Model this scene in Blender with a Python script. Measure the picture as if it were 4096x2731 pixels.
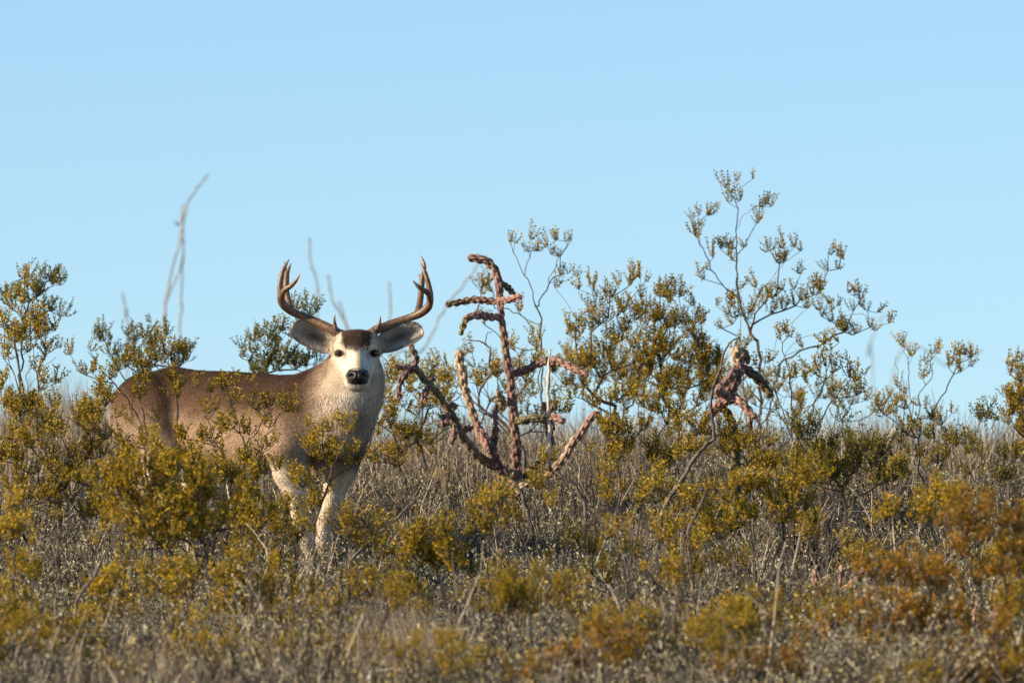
import bpy, math, numpy as np
from mathutils import Vector

# ------------------------------------------------------------------ camera, sky, sun, exposure
sc = bpy.context.scene
for o in list(bpy.data.objects):
    bpy.data.objects.remove(o)
COL = sc.collection
F = 45000.0                       # focal length in pixels of the 4096 px wide photograph
PITCH = math.radians(4.0)
cam_d = bpy.data.cameras.new('camera')
cam_d.sensor_width = 36.0
cam_d.lens = 36.0 * F / 4096.0
cam_d.clip_start = 0.5
cam_d.clip_end = 5000
cam_d.dof.use_dof = True
cam_d.dof.focus_distance = 45.6
cam_d.dof.aperture_fstop = (cam_d.lens / 1000.0) / 0.042
cam = bpy.data.objects.new('camera', cam_d)
COL.objects.link(cam)
cam.rotation_euler = (math.pi / 2 + PITCH, 0, 0)
sc.camera = cam

SUN_AZ = math.radians(252)        # clockwise from +Y: behind the camera, to the left
SUN_EL = math.radians(24)
world = bpy.data.worlds.new('World')
sc.world = world
world.use_nodes = True
wn = world.node_tree
wn.nodes.clear()
w_out = wn.nodes.new('ShaderNodeOutputWorld')
w_bg = wn.nodes.new('ShaderNodeBackground')
w_sky = wn.nodes.new('ShaderNodeTexSky')
w_sky.sky_type = 'NISHITA'
w_sky.sun_disc = False
w_sky.sun_elevation = SUN_EL
w_sky.sun_rotation = SUN_AZ
w_sky.altitude = 900
w_sky.air_density = 1.0
w_sky.dust_density = 0.2
w_sky.ozone_density = 2.0
w_mul = wn.nodes.new('ShaderNodeMix')
w_mul.data_type = 'RGBA'
w_mul.blend_type = 'MULTIPLY'
w_mul.inputs[0].default_value = 1.0
w_mul.inputs[7].default_value = (0.86, 1.0, 1.14, 1)
wn.links.new(w_sky.outputs[0], w_mul.inputs[6])
wn.links.new(w_mul.outputs[2], w_bg.inputs[0])
wn.links.new(w_bg.outputs[0], w_out.inputs[0])
w_bg.inputs[1].default_value = 0.080

sun_d = bpy.data.lights.new('sun', 'SUN')
sun_d.energy = 5.0
sun_d.angle = math.radians(0.5)
sun_d.color = (1.0, 0.82, 0.58)
sun = bpy.data.objects.new('sun', sun_d)
COL.objects.link(sun)
sdir = Vector((math.sin(SUN_AZ) * math.cos(SUN_EL), math.cos(SUN_AZ) * math.cos(SUN_EL), math.sin(SUN_EL)))
sun.rotation_euler = sdir.to_track_quat('Z', 'Y').to_euler()
sun.location = (-20, -10, 30)

sc.view_settings.view_transform = 'Standard'
sc.view_settings.look = 'None'
sc.view_settings.gamma = 1
sc.view_settings.exposure = 0.85
sc.view_settings.use_curve_mapping = False
sc.render.resolution_x = 1024
sc.render.resolution_y = 682

# ------------------------------------------------------------------ helpers
rng = np.random.default_rng(7)
FWD = np.array([0, math.cos(PITCH), math.sin(PITCH)])
UPV = np.array([0, -math.sin(PITCH), math.cos(PITCH)])
RGT = np.array([1.0, 0, 0])


def at(px, py, d):
    """direction of a photo pixel followed to the distance d (metres)"""
    return d * (FWD + RGT * ((px - 2048.0) / F) + UPV * ((1365.5 - py) / F))


def zprof(d, py):
    return d * math.tan(PITCH + math.atan((1365.5 - py) / F))


_pd = [-60, -5, 8, 20, 28]
_pz = [-3.2, -1.6, -0.9, 0.05, 0.66]
for d_, py_ in [(33, 2900), (38, 2720), (42, 2550), (45, 2390), (47, 2175), (49, 2010), (52, 1915), (56, 1880), (60, 1890)]:
    _pd.append(d_)
    _pz.append(zprof(d_, py_))
_pd += [66, 75, 90, 140, 400, 4000]
_pz += [3.25, 2.75, 1.4, -4, -22, -60]
_tx = np.arange(-60, 4000, 0.25)
_tz = np.interp(_tx, _pd, _pz)
_k = np.ones(9) / 9
_tz = np.convolve(np.pad(_tz, 4, mode='edge'), _k, mode='valid')


def G(x, y):
    """height of the ground"""
    x = np.asarray(x, float)
    y = np.asarray(y, float)
    z = np.interp(y, _tx, _tz)
    near = np.clip(1 - np.abs(y - 45) / 60, 0, 1)
    z = z + near * (0.03 * np.sin(x * 1.7 + y * 0.9) + 0.02 * np.sin(x * 3.1 - y * 2.3 + 1.0) + 0.015 * np.sin(5.3 * x + 4.1 * y))
    return z


def gp(px, d):
    """point on the ground below photo column px at distance d"""
    x = d * (px - 2048.0) / F
    return np.array([x, d, float(G(x, d))])


def mesh_np(name, V, tris=None, quads=None, mats=(), mat_idx=None, smooth=False):
    me = bpy.data.meshes.new(name)
    V = np.asarray(V, np.float32)
    loops = []
    starts = []
    tot = 0
    n = 0
    if tris is not None and len(tris):
        t = np.asarray(tris, np.int32)
        loops.append(t.ravel())
        starts.append(np.arange(len(t)) * 3)
        tot = len(t) * 3
        n += len(t)
    if quads is not None and len(quads):
        q = np.asarray(quads, np.int32)
        loops.append(q.ravel())
        starts.append(tot + np.arange(len(q)) * 4)
        n += len(q)
    loops = np.concatenate(loops)
    starts = np.concatenate(starts).astype(np.int32)
    me.vertices.add(len(V))
    me.vertices.foreach_set('co', V.ravel())
    me.loops.add(len(loops))
    me.loops.foreach_set('vertex_index', loops)
    me.polygons.add(n)
    me.polygons.foreach_set('loop_start', starts)
    for m in mats:
        me.materials.append(m)
    if mat_idx is not None:
        me.polygons.foreach_set('material_index', np.asarray(mat_idx, np.int32))
    me.polygons.foreach_set('use_smooth', np.full(n, smooth))
    me.update(calc_edges=True)
    me.validate()
    return me


def add_col(me, cols, name='Col'):
    a = me.color_attributes.new(name, 'FLOAT_COLOR', 'POINT')
    c = np.ones((len(cols), 4), np.float32)
    c[:, :3] = cols
    a.data.foreach_set('color', c.ravel())


def link(name, data, parent=None, loc=None):
    o = bpy.data.objects.new(name, data)
    COL.objects.link(o)
    if parent is not None:
        o.parent = parent
    if loc is not None:
        o.location = loc
    return o


def tag(o, label, cat, group=None):
    o['label'] = label
    o['category'] = cat
    if group:
        o['group'] = group
    return o


class MB:
    """collects numpy geometry"""
    def __init__(s):
        s.V = []
        s.T = []
        s.Q = []
        s.n = 0

    def add(s, V, T=None, Q=None):
        s.V.append(np.asarray(V, np.float32))
        if T is not None and len(T):
            s.T.append(np.asarray(T, np.int64) + s.n)
        if Q is not None and len(Q):
            s.Q.append(np.asarray(Q, np.int64) + s.n)
        s.n += len(V)

    def mesh(s, name, mats, smooth=False, origin=None):
        V = np.concatenate(s.V)
        if origin is not None:
            V = V - np.asarray(origin, np.float32)
        return mesh_np(name, V, np.concatenate(s.T) if s.T else None, np.concatenate(s.Q) if s.Q else None, mats, smooth=smooth)


def frames(P):
    P = np.asarray(P, float)
    T = np.gradient(P, axis=0)
    T /= np.linalg.norm(T, axis=1)[:, None] + 1e-9
    a = np.array([0.31, 0.87, 0.37])
    if abs(T[0] @ a) > 0.9:
        a = np.array([1.0, 0, 0.2])
    N = np.zeros_like(P)
    n = a - T[0] * (a @ T[0])
    n /= np.linalg.norm(n)
    N[0] = n
    for i in range(1, len(P)):
        n = N[i - 1] - T[i] * (N[i - 1] @ T[i])
        N[i] = n / (np.linalg.norm(n) + 1e-9)
    return T, N, np.cross(T, N)


def spline(P, step):
    """Catmull-Rom resampling of a polyline at about the given step"""
    P = np.asarray(P, float)
    if len(P) == 2:
        n = max(2, int(np.linalg.norm(P[1] - P[0]) / step) + 1)
        t = np.linspace(0, 1, n)[:, None]
        return P[0] * (1 - t) + P[1] * t
    Q = np.vstack([2 * P[0] - P[1], P, 2 * P[-1] - P[-2]])
    out = []
    for i in range(1, len(Q) - 2):
        L = np.linalg.norm(Q[i + 1] - Q[i])
        n = max(1, int(round(L / step)))
        t = (np.arange(n) / n)[:, None]
        p0, p1, p2, p3 = Q[i - 1], Q[i], Q[i + 1], Q[i + 2]
        out.append(0.5 * ((2 * p1) + (-p0 + p2) * t + (2 * p0 - 5 * p1 + 4 * p2 - p3) * t ** 2 + (-p0 + 3 * p1 - 3 * p2 + p3) * t ** 3))
    out.append(P[-1:])
    return np.vstack(out)


def tube(P, R, sides=6, cap=True):
    P = np.asarray(P, float)
    R = np.broadcast_to(np.asarray(R, float), (len(P),))
    T, N, B = frames(P)
    a = np.arange(sides) / sides * 2 * math.pi
    ring = np.cos(a)[None, :, None] * N[:, None, :] + np.sin(a)[None, :, None] * B[:, None, :]
    V = (P[:, None, :] + ring * R[:, None, None]).reshape(-1, 3)
    i = np.arange(len(P) - 1)[:, None] * sides
    j = np.arange(sides)[None, :]
    k = (j + 1) % sides
    Q = np.stack([i + j, i + k, i + sides + k, i + sides + j], -1).reshape(-1, 4)
    Tt = []
    if cap:
        V = np.vstack([V, P[:1], P[-1:]])
        n = len(P) * sides
        e = (len(P) - 1) * sides
        for q in range(sides):
            Tt.append((n, (q + 1) % sides, q))
            Tt.append((n + 1, e + q, e + (q + 1) % sides))
    return V, np.array(Tt, np.int64).reshape(-1, 3), Q


# ------------------------------------------------------------------ materials
def mat(name):
    m = bpy.data.materials.new(name)
    m.use_nodes = True
    nt = m.node_tree
    b = nt.nodes['Principled BSDF']
    return m, nt, b, nt.nodes['Material Output']


def ramp(nt, stops):
    r = nt.nodes.new('ShaderNodeValToRGB')
    e = r.color_ramp.elements
    while len(e) < len(stops):
        e.new(0.5)
    for i, (p, c) in enumerate(stops):
        e[i].position = p
        e[i].color = (*c, 1)
    return r


def leaf_mat(name, stops, trans=0.3, rough=0.5, spec=0.35):
    m, nt, b, out = mat(name)
    g = nt.nodes.new('ShaderNodeNewGeometry')
    oi = nt.nodes.new('ShaderNodeObjectInfo')
    r = ramp(nt, stops)
    nt.links.new(g.outputs['Random Per Island'], r.inputs[0])
    hs = nt.nodes.new('ShaderNodeHueSaturation')
    mr = nt.nodes.new('ShaderNodeMapRange')
    mr.inputs[3].default_value = 0.78
    mr.inputs[4].default_value = 1.18
    nt.links.new(oi.outputs['Random'], mr.inputs[0])
    nt.links.new(mr.outputs[0], hs.inputs['Value'])
    nt.links.new(r.outputs[0], hs.inputs['Color'])
    nt.links.new(hs.outputs[0], b.inputs['Base Color'])
    b.inputs['Roughness'].default_value = rough
    b.inputs['Specular IOR Level'].default_value = spec
    if trans > 0:
        t = nt.nodes.new('ShaderNodeBsdfTranslucent')
        nt.links.new(hs.outputs[0], t.inputs[0])
        mx = nt.nodes.new('ShaderNodeMixShader')
        mx.inputs[0].default_value = trans
        nt.links.new(b.outputs[0], mx.inputs[1])
        nt.links.new(t.outputs[0], mx.inputs[2])
        nt.links.new(mx.outputs[0], out.inputs[0])
    return m


M_LEAF = leaf_mat('creosote_leaf', [(0.0, (0.12, 0.11, 0.004)), (0.3, (0.28, 0.215, 0.007)), (0.6, (0.46, 0.31, 0.009)), (0.85, (0.54, 0.29, 0.012)), (1.0, (0.64, 0.47, 0.07))], 0.34, 0.55, 0.2)
M_LEAFO = leaf_mat('orange_creosote_leaf', [(0.0, (0.20, 0.135, 0.007)), (0.4, (0.36, 0.205, 0.009)), (0.75, (0.46, 0.21, 0.012)), (1.0, (0.52, 0.30, 0.04))], 0.34, 0.55, 0.2)
M_LEAFG = leaf_mat('green_creosote_leaf', [(0.0, (0.075, 0.085, 0.008)), (0.5, (0.16, 0.145, 0.010)), (0.85, (0.28, 0.21, 0.015)), (1.0, (0.38, 0.24, 0.03))], 0.34, 0.55, 0.2)
M_GREY = leaf_mat('grey_brush', [(0.0, (0.02, 0.015, 0.012)), (0.5, (0.06, 0.046, 0.036)), (0.78, (0.20, 0.16, 0.125)), (1.0, (0.55, 0.48, 0.39))], 0.08, 0.8, 0.1)
M_GLEAF = leaf_mat('grey_green_leaf', [(0.0, (0.06, 0.055, 0.032)), (0.45, (0.24, 0.22, 0.14)), (0.8, (0.56, 0.52, 0.38)), (1.0, (0.50, 0.38, 0.07))], 0.2, 0.8, 0.1)
M_GRASS = leaf_mat('dry_grass', [(0.0, (0.12, 0.09, 0.06)), (0.4, (0.27, 0.21, 0.145)), (0.8, (0.44, 0.36, 0.25)), (1.0, (0.56, 0.48, 0.36))], 0.2, 0.7, 0.1)


def wood_mat(name, c1, c2, scale=60):
    m, nt, b, out = mat(name)
    tc = nt.nodes.new('ShaderNodeTexCoord')
    n = nt.nodes.new('ShaderNodeTexNoise')
    n.inputs['Scale'].default_value = scale
    n.inputs['Detail'].default_value = 5
    nt.links.new(tc.outputs['Object'], n.inputs['Vector'])
    r = ramp(nt, [(0.32, c1), (0.68, c2)])
    nt.links.new(n.outputs[0], r.inputs[0])
    nt.links.new(r.outputs[0], b.inputs['Base Color'])
    b.inputs['Roughness'].default_value = 0.85
    b.inputs['Specular IOR Level'].default_value = 0.15
    bp = nt.nodes.new('ShaderNodeBump')
    bp.inputs['Strength'].default_value = 0.6
    bp.inputs['Distance'].default_value = 0.004
    nt.links.new(n.outputs[0], bp.inputs['Height'])
    nt.links.new(bp.outputs[0], b.inputs['Normal'])
    return m


M_STEM = wood_mat('creosote_bark', (0.03, 0.022, 0.018), (0.16, 0.125, 0.10), 40)
M_DEAD = wood_mat('dead_dark_wood', (0.05, 0.04, 0.035), (0.20, 0.16, 0.13), 50)
M_PALE = wood_mat('bleached_wood', (0.40, 0.34, 0.26), (0.66, 0.58, 0.46), 50)
M_OCO = wood_mat('ocotillo_bark', (0.22, 0.21, 0.19), (0.38, 0.36, 0.33), 30)

# ground
M_SOIL, nt, b, out = mat('dry_soil')
tc = nt.nodes.new('ShaderNodeTexCoord')
n1 = nt.nodes.new('ShaderNodeTexNoise')
n1.inputs['Scale'].default_value = 9
n1.inputs['Detail'].default_value = 8
n2 = nt.nodes.new('ShaderNodeTexVoronoi')
n2.inputs['Scale'].default_value = 55
nt.links.new(tc.outputs['Object'], n1.inputs['Vector'])
nt.links.new(tc.outputs['Object'], n2.inputs['Vector'])
r1 = ramp(nt, [(0.3, (0.06, 0.045, 0.034)), (0.55, (0.11, 0.085, 0.065)), (0.75, (0.19, 0.15, 0.115))])
nt.links.new(n1.outputs[0], r1.inputs[0])
r2 = ramp(nt, [(0.0, (1.15, 1.1, 1.05)), (0.6, (0.75, 0.75, 0.75))])
nt.links.new(n2.outputs[0], r2.inputs[0])
mx = nt.nodes.new('ShaderNodeMix')
mx.data_type = 'RGBA'
mx.blend_type = 'MULTIPLY'
mx.inputs[0].default_value = 1
nt.links.new(r1.outputs[0], mx.inputs[6])
nt.links.new(r2.outputs[0], mx.inputs[7])
nt.links.new(mx.outputs[2], b.inputs['Base Color'])
b.inputs['Roughness'].default_value = 0.95
bp = nt.nodes.new('ShaderNodeBump')
bp.inputs['Strength'].default_value = 0.8
bp.inputs['Distance'].default_value = 0.02
nt.links.new(n2.outputs[0], bp.inputs['Height'])
nt.links.new(bp.outputs[0], b.inputs['Normal'])

# ------------------------------------------------------------------ ground
gx = np.concatenate([np.linspace(-3000, -40, 14), np.linspace(-30, -7, 10), np.linspace(-6, 6, 81), np.linspace(7, 30, 10), np.linspace(40, 3000, 14)])
gy = np.concatenate([np.linspace(-60, 26, 30), np.arange(27, 70, 0.2), np.linspace(72, 150, 20), np.linspace(180, 3900, 20)])
X, Y = np.meshgrid(gx, gy, indexing='ij')
V = np.stack([X, Y, G(X, Y)], -1).reshape(-1, 3)
i, j = np.meshgrid(np.arange(len(gx) - 1), np.arange(len(gy) - 1), indexing='ij')
a = (i * len(gy) + j).ravel()
Q = np.stack([a, a + len(gy), a + len(gy) + 1, a + 1], -1)
ground = link('ground', mesh_np('ground', V, None, Q, [M_SOIL], smooth=True))
ground['kind'] = 'structure'

# ------------------------------------------------------------------ creosote: leaf tufts and branch growth
def leaf_quads(P, D, S, W, fold=0.25):
    """P base, D unit direction, S length, W width -> folded diamond leaves"""
    n = len(P)
    r = rng.normal(size=(n, 3))
    side = np.cross(D, r)
    side /= np.linalg.norm(side, axis=1)[:, None] + 1e-9
    nor = np.cross(side, D)
    S = S[:, None]
    W = W[:, None]
    a = P
    b_ = P + D * S * 0.55 + side * W * 0.5 + nor * W * fold
    c = P + D * S
    d = P + D * S * 0.55 - side * W * 0.5 + nor * W * fold
    V = np.stack([a, b_, c, d], 1).reshape(-1, 3)
    k = np.arange(n)[:, None] * 4
    T = np.concatenate([k + np.array([[0, 1, 2]]), k + np.array([[0, 2, 3]])])
    return V, T


def make_tuft(h, ntw, dens=1.0):
    Ps, Ds, tw = [], [], []
    for t in range(ntw):
        a = rng.uniform(0, 2 * math.pi)
        sp = abs(rng.normal(0, 0.42))
        d = np.array([math.cos(a) * math.sin(sp), math.sin(a) * math.sin(sp), math.cos(sp)])
        L = h * rng.uniform(0.55, 1.0)
        p0 = np.array([math.cos(a), math.sin(a), 0]) * h * rng.uniform(0, 0.28)
        up = np.array([0, 0, 1.0])
        n = max(3, int(L / 0.0068 * dens))
        ts = np.linspace(0.12, 1, n)
        pts = p0 + d * L * ts[:, None] + up * (L * 0.15 * ts ** 2)[:, None]
        tw.append(np.vstack([np.zeros(3), p0 * 0.6 + d * L * 0.1, pts[n // 2], pts[-1]]))
        for q, p in enumerate(pts):
            b0 = q * 1.57 + rng.normal(0, 0.4)
            for s in (0, math.pi):
                aa = b0 + s
                out_ = np.array([math.cos(aa), math.sin(aa), 0])
                ld = d * 0.75 + out_ * 0.75 + rng.normal(0, 0.22, 3)
                Ps.append(p)
                Ds.append(ld / np.linalg.norm(ld))
    Ps = np.array(Ps)
    Ds = np.array(Ds)
    n = len(Ps)
    V, T = leaf_quads(Ps, Ds, rng.uniform(0.009, 0.015, n), rng.uniform(0.0055, 0.0078, n))
    tm = MB()
    for p in tw:
        v, t, q = tube(p, np.array([0.0014, 0.0012, 0.001, 0.0006]), 3, cap=False)
        tm.add(v, None, q)
    return V, T, np.concatenate(tm.V), np.concatenate(tm.Q)


TUFTS = [make_tuft(h, k) for h, k in [(0.045, 4), (0.05, 5), (0.06, 5), (0.06, 6), (0.07, 6), (0.075, 7), (0.055, 5), (0.065, 5)]]
LOOSE = [make_tuft(h, k, 0.85) for h, k in [(0.05, 4), (0.06, 5), (0.07, 5), (0.055, 4)]]


def rot_tilt(n, tilt):
    """n random matrices: spin about z, then tilt"""
    a = rng.uniform(0, 2 * math.pi, n)
    t = rng.normal(0, tilt, (n, 2))
    z = np.stack([t[:, 0], t[:, 1], np.ones(n)], -1)
    z /= np.linalg.norm(z, axis=1)[:, None]
    x = np.stack([np.cos(a), np.sin(a), np.zeros(n)], -1)
    x -= z * np.sum(x * z, 1)[:, None]
    x /= np.linalg.norm(x, axis=1)[:, None]
    y = np.cross(z, x)
    return np.stack([x, y, z], -1)      # columns


def grow(base, targets, stems=(), bf=0.35, step=0.05, jit=0.006, nbase=4):
    """nodes connecting every target to the base; stems = traced polylines starting from the base"""
    pos = [np.asarray(base, float)]
    par = [-1]
    plen = [0.0]

    def extend(pi, path):
        for p in path:
            pos.append(np.asarray(p, float))
            par.append(pi)
            plen.append(plen[pi] + np.linalg.norm(pos[-1] - pos[pi]))
            pi = len(pos) - 1
        return pi
    for s in stems:
        s = np.asarray(s, float)
        q = spline(s, step)
        P = np.array(pos)
        c = int(np.argmin(np.linalg.norm(P - q[0], axis=1)))
        if np.linalg.norm(P[c] - q[0]) < 0.01:
            q = q[1:]
        q = q + rng.normal(0, jit * 0.7, q.shape)
        extend(c, q)
    order = np.argsort(np.linalg.norm(targets - pos[0], axis=1))
    tips = []
    for t in order:
        tg = targets[t]
        P = np.array(pos)
        dv = tg - P
        dist = np.linalg.norm(dv, axis=1)
        cost = dist + bf * np.array(plen) + 0.9 * np.clip(0.35 * dist - dv[:, 2], 0, None)
        c = int(np.argmin(cost))
        L = dist[c]
        n = max(1, int(L / step))
        u = (np.arange(1, n + 1) / n)[:, None]
        lean = np.array([0, 0, 1.0]) * L * rng.uniform(-0.02, 0.14)
        side = rng.normal(0, 0.07 * L, 3)
        path = P[c] + dv[c] * u + np.sin(u * math.pi) * (side - lean * 0.8)
        if n > 1:
            path[:-1] += rng.normal(0, jit, (n - 1, 3))
        tips.append(extend(c, path))
    return np.array(pos), np.array(par), np.array(tips)


def branch_mesh(mb, pos, par, tips, r0=0.0011, ex=0.42, rmax=0.02, extra=None):
    w = np.zeros(len(pos))
    w[tips] += 1
    w[par == -1] += 0
    kids = np.zeros(len(pos), int)
    for i in range(len(pos) - 1, 0, -1):
        if w[i] == 0:
            w[i] = 1
        w[par[i]] += w[i]
        kids[par[i]] += 1
    R = np.minimum(r0 * np.maximum(w, 1) ** ex, rmax)
    i = np.arange(1, len(pos))
    A = pos[par[i]]
    B = pos[i]
    # a child starts no thicker than its own radius where it forks off
    ra = np.where(kids[par[i]] > 1, np.minimum(R[par[i]], R[i] * 1.25), R[par[i]])
    rb = R[i]
    T = B - A
    T /= np.linalg.norm(T, axis=1)[:, None] + 1e-9
    ref = np.tile(np.array([[0.31, 0.77, 0.2]]), (len(T), 1))
    N = np.cross(T, ref)
    N /= np.linalg.norm(N, axis=1)[:, None] + 1e-9
    Bn = np.cross(T, N)
    s = 5
    an = np.arange(s) / s * 2 * math.pi
    ring = np.cos(an)[None, :, None] * N[:, None] + np.sin(an)[None, :, None] * Bn[:, None]
    ov = T * (rb * 0.5)[:, None]
    V = np.concatenate([(A - ov)[:, None] + ring * ra[:, None, None], (B + ov)[:, None] + ring * rb[:, None, None]], 1).reshape(-1, 3)
    k = (np.arange(len(T)) * 2 * s)[:, None, None]
    j = np.arange(s)
    q = np.stack([j, (j + 1) % s, (j + 1) % s + s, j + s], -1)[None]
    mb.add(V, None, (k + q).reshape(-1, 4))


def place_tufts(lmb, smb, pts, lib=TUFTS, tilt=0.35, smin=0.8, smax=1.25):
    n = len(pts)
    Rm = rot_tilt(n, tilt)
    S = rng.uniform(smin, smax, n)
    K = rng.integers(0, len(lib), n)
    for k in range(len(lib)):
        idx = np.where(K == k)[0]
        if not len(idx):
            continue
        V, T, TV, TQ = lib[k]
        A = Rm[idx] * S[idx][:, None, None]
        W = np.einsum('nij,vj->nvi', A, V) + pts[idx][:, None]
        o = (np.arange(len(idx)) * len(V))[:, None, None]
        lmb.add(W.reshape(-1, 3), (T[None] + o).reshape(-1, 3))
        W = np.einsum('nij,vj->nvi', A, TV) + pts[idx][:, None]
        o = (np.arange(len(idx)) * len(TV))[:, None, None]
        smb.add(W.reshape(-1, 3), None, (TQ[None] + o).reshape(-1, 4))


K2 = 4096 / 2352.0        # my notes on the photo were read off a 2352 px wide view


def blob_targets(blobs, d, dens, thick):
    """blobs: (x0,y0,x1,y1) boxes in the 2352 px view -> tuft positions spread through ellipsoids of real depth"""
    out_ = []
    for bl in blobs:
        x0, y0, x1, y1 = [v * K2 for v in bl[:4]]
        dd = d + (bl[4] if len(bl) > 4 else 0)
        s = dd / F
        w, h = (x1 - x0) * s, (y1 - y0) * s
        front = dd < 42.9
        n = max(2, int(dens * (1.25 if dd < 40.9 else 1.0) * w * h / (0.033 * 0.033)))
        th = min(thick, max(0.06, 0.6 * w)) * (1.2 if front else 1.0)
        # tufts thin out towards the edge of each spray, a few stray well beyond it
        u = rng.normal(size=(n, 3)).clip(-2.1, 2.1) * (.36 if front else .30)
        far = rng.random(n) < (.20 if front else .16)
        u[far] *= 1.9
        c = at((x0 + x1) / 2, (y0 + y1) / 2, dd)
        p = c + u * np.array([w, th * 1.6, 0]) + np.array([0, 0, 1.0]) * (u[:, 2:] * max(0.02, h - 0.03)) + np.array([0, 0, -0.02])
        p[:, 2] = np.maximum(p[:, 2], G(p[:, 0], p[:, 1]) + .05)
        out_.append(p)
    return np.vstack(out_)


NB = [0]


def bush(label, base_px, d, blobs, dens=0.8, stems=(), mleaf=None, group=None, lib=None, thick=0.3, bf=0.35, rmax=0.011, name='creosote_bush', bare=0, base_d=None, spread=0.1, smax=1.25):
    base = gp(base_px * K2, base_d or d)
    base[2] -= 0.03
    tg = blob_targets(blobs, d, dens, thick)
    st = []
    for s in stems:
        st.append(np.array([at(q[0] * K2, q[1] * K2, d + (q[2] if len(q) > 2 else 0)) for q in s]))
    # several stems leave the root crown
    if not st:
        ctr = tg.mean(0)
        ns = max(3, min(9, len(tg) // 14))
        for k in range(ns):
            t = tg[rng.integers(len(tg))]
            m = base + (t - base) * 0.45
            m[:2] += rng.normal(0, spread, 2) * 0.5
            m[2] -= 0.04
            st.append(np.array([base + np.append(rng.normal(0, 0.025, 2), 0), base + (m - base) * 0.5 + np.append(rng.normal(0, 0.02, 2), 0), m]))
    else:
        done = []
        for s in st:
            near = done and min(np.linalg.norm(q - s[0], axis=1).min() for q in done) < 0.07
            if not near:
                s = np.vstack([base + np.append(rng.normal(0, 0.02, 2), 0), s])
            done.append(spline(s, 0.03))
        st = [spline(q, 0.08) for q in done]
    if bare:
        tg2 = tg[rng.integers(len(tg), size=bare)] + rng.normal(0, 0.06, (bare, 3))
        allt = np.vstack([tg, tg2])
    else:
        allt = tg
    pos, par, tips = grow(base, allt, st, bf=bf)
    root = link(name, None, loc=base)
    smb, lmb = MB(), MB()
    branch_mesh(smb, pos, par, tips, rmax=rmax if d > 42 else min(rmax, .006))
    place_tufts(lmb, smb, tg, lib or TUFTS, smax=smax)
    s = link('branches', smb.mesh('branches', [M_STEM], origin=base), root)
    l = link('foliage', lmb.mesh('foliage', [mleaf or M_LEAF], origin=base), root)
    tag(root, label, 'bush', group)
    NB[0] += 1
    return root

# ------------------------------------------------------------------ mule deer
D0 = 45.0
DO = at(1250, 2390, D0)
DO[2] = float(G(DO[0], DO[1]))
_H = 0.006
_lo = np.array([at(400, 1500, 45)[0], 44.58, DO[2] - 0.06])
_hi = np.array([at(1580, 1500, 45)[0], 46.2, at(1400, 1290, 45)[2]])
_n = np.ceil((_hi - _lo) / _H).astype(int)
FIELD = np.full(_n, 1.0, np.float32)
_ax = [(_lo[i] + np.arange(_n[i]) * _H).astype(np.float32) for i in range(3)]


def P3(px, py, dy=0.0):
    return at(px, py, D0 + dy)


def _box(lo, hi):
    i0 = np.clip(np.floor((lo - _lo) / _H).astype(int), 0, _n)
    i1 = np.clip(np.ceil((hi - _lo) / _H).astype(int) + 1, 0, _n)
    sl = tuple(slice(a, b) for a, b in zip(i0, i1))
    g = [_ax[i][sl[i]].reshape([-1 if q == i else 1 for q in range(3)]) for i in range(3)]
    return sl, g


def _union(sl, d, k, sub=False):
    f = FIELD[sl]
    if sub:
        d = -d
        h = np.maximum(k - np.abs(f - d), 0) / k
        FIELD[sl] = np.maximum(f, d) + h * h * k * 0.25
    else:
        h = np.maximum(k - np.abs(f - d), 0) / k
        FIELD[sl] = np.minimum(f, d) - h * h * k * 0.25


def cone(a, b, ra, rb, k=0.03, sub=False):
    a = np.asarray(a)
    b = np.asarray(b)
    m = max(ra, rb) + k + 0.03
    sl, g = _box(np.minimum(a, b) - m, np.maximum(a, b) + m)
    ba = b - a
    q = [g[i] - a[i] for i in range(3)]
    t = np.clip((q[0] * ba[0] + q[1] * ba[1] + q[2] * ba[2]) / (ba @ ba + 1e-9), 0, 1)
    d = np.sqrt((q[0] - t * ba[0]) ** 2 + (q[1] - t * ba[1]) ** 2 + (q[2] - t * ba[2]) ** 2) - (ra + t * (rb - ra))
    _union(sl, d, k, sub)


def ell(c, axes, r, k=0.03, sub=False):
    c = np.asarray(c)
    m = max(r) + k + 0.03
    sl, g = _box(c - m, c + m)
    q = [g[i] - c[i] for i in range(3)]
    s = 0
    for a, rr in zip(axes, r):
        s = s + ((q[0] * a[0] + q[1] * a[1] + q[2] * a[2]) / rr) ** 2
    s = np.sqrt(s)
    _union(sl, (s - 1) * min(r) * (1 + 0.0 * s), k, sub)


def chain(pts, k=0.03):
    for (p, r), (q, s) in zip(pts[:-1], pts[1:]):
        cone(p, q, r, s, k)


_yaw = math.radians(-42)
BF = np.array([math.cos(_yaw), math.sin(_yaw), 0])      # towards the chest
BL = np.array([-math.sin(_yaw), math.cos(_yaw), 0])     # the deer's left
BZ = np.array([0, 0, 1.0])
BX = [BF, BL, BZ]
# trunk
ell(P3(640, 1640, .78), BX, (.235, .150, .160), .05)
ell(P3(905, 1682, .46), BX, (.26, .122, .170), .05)
ell(P3(1060, 1706, .28), BX, (.28, .165, .190), .06)
ell(P3(1200, 1690, .12), BX, (.20, .155, .178), .06)
cone(P3(700, 1560, .72), P3(1150, 1592, .20), .088, .080, .05)
ell(P3(1330, 1760, .02), BX, (.12, .125, .135), .06)
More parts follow.
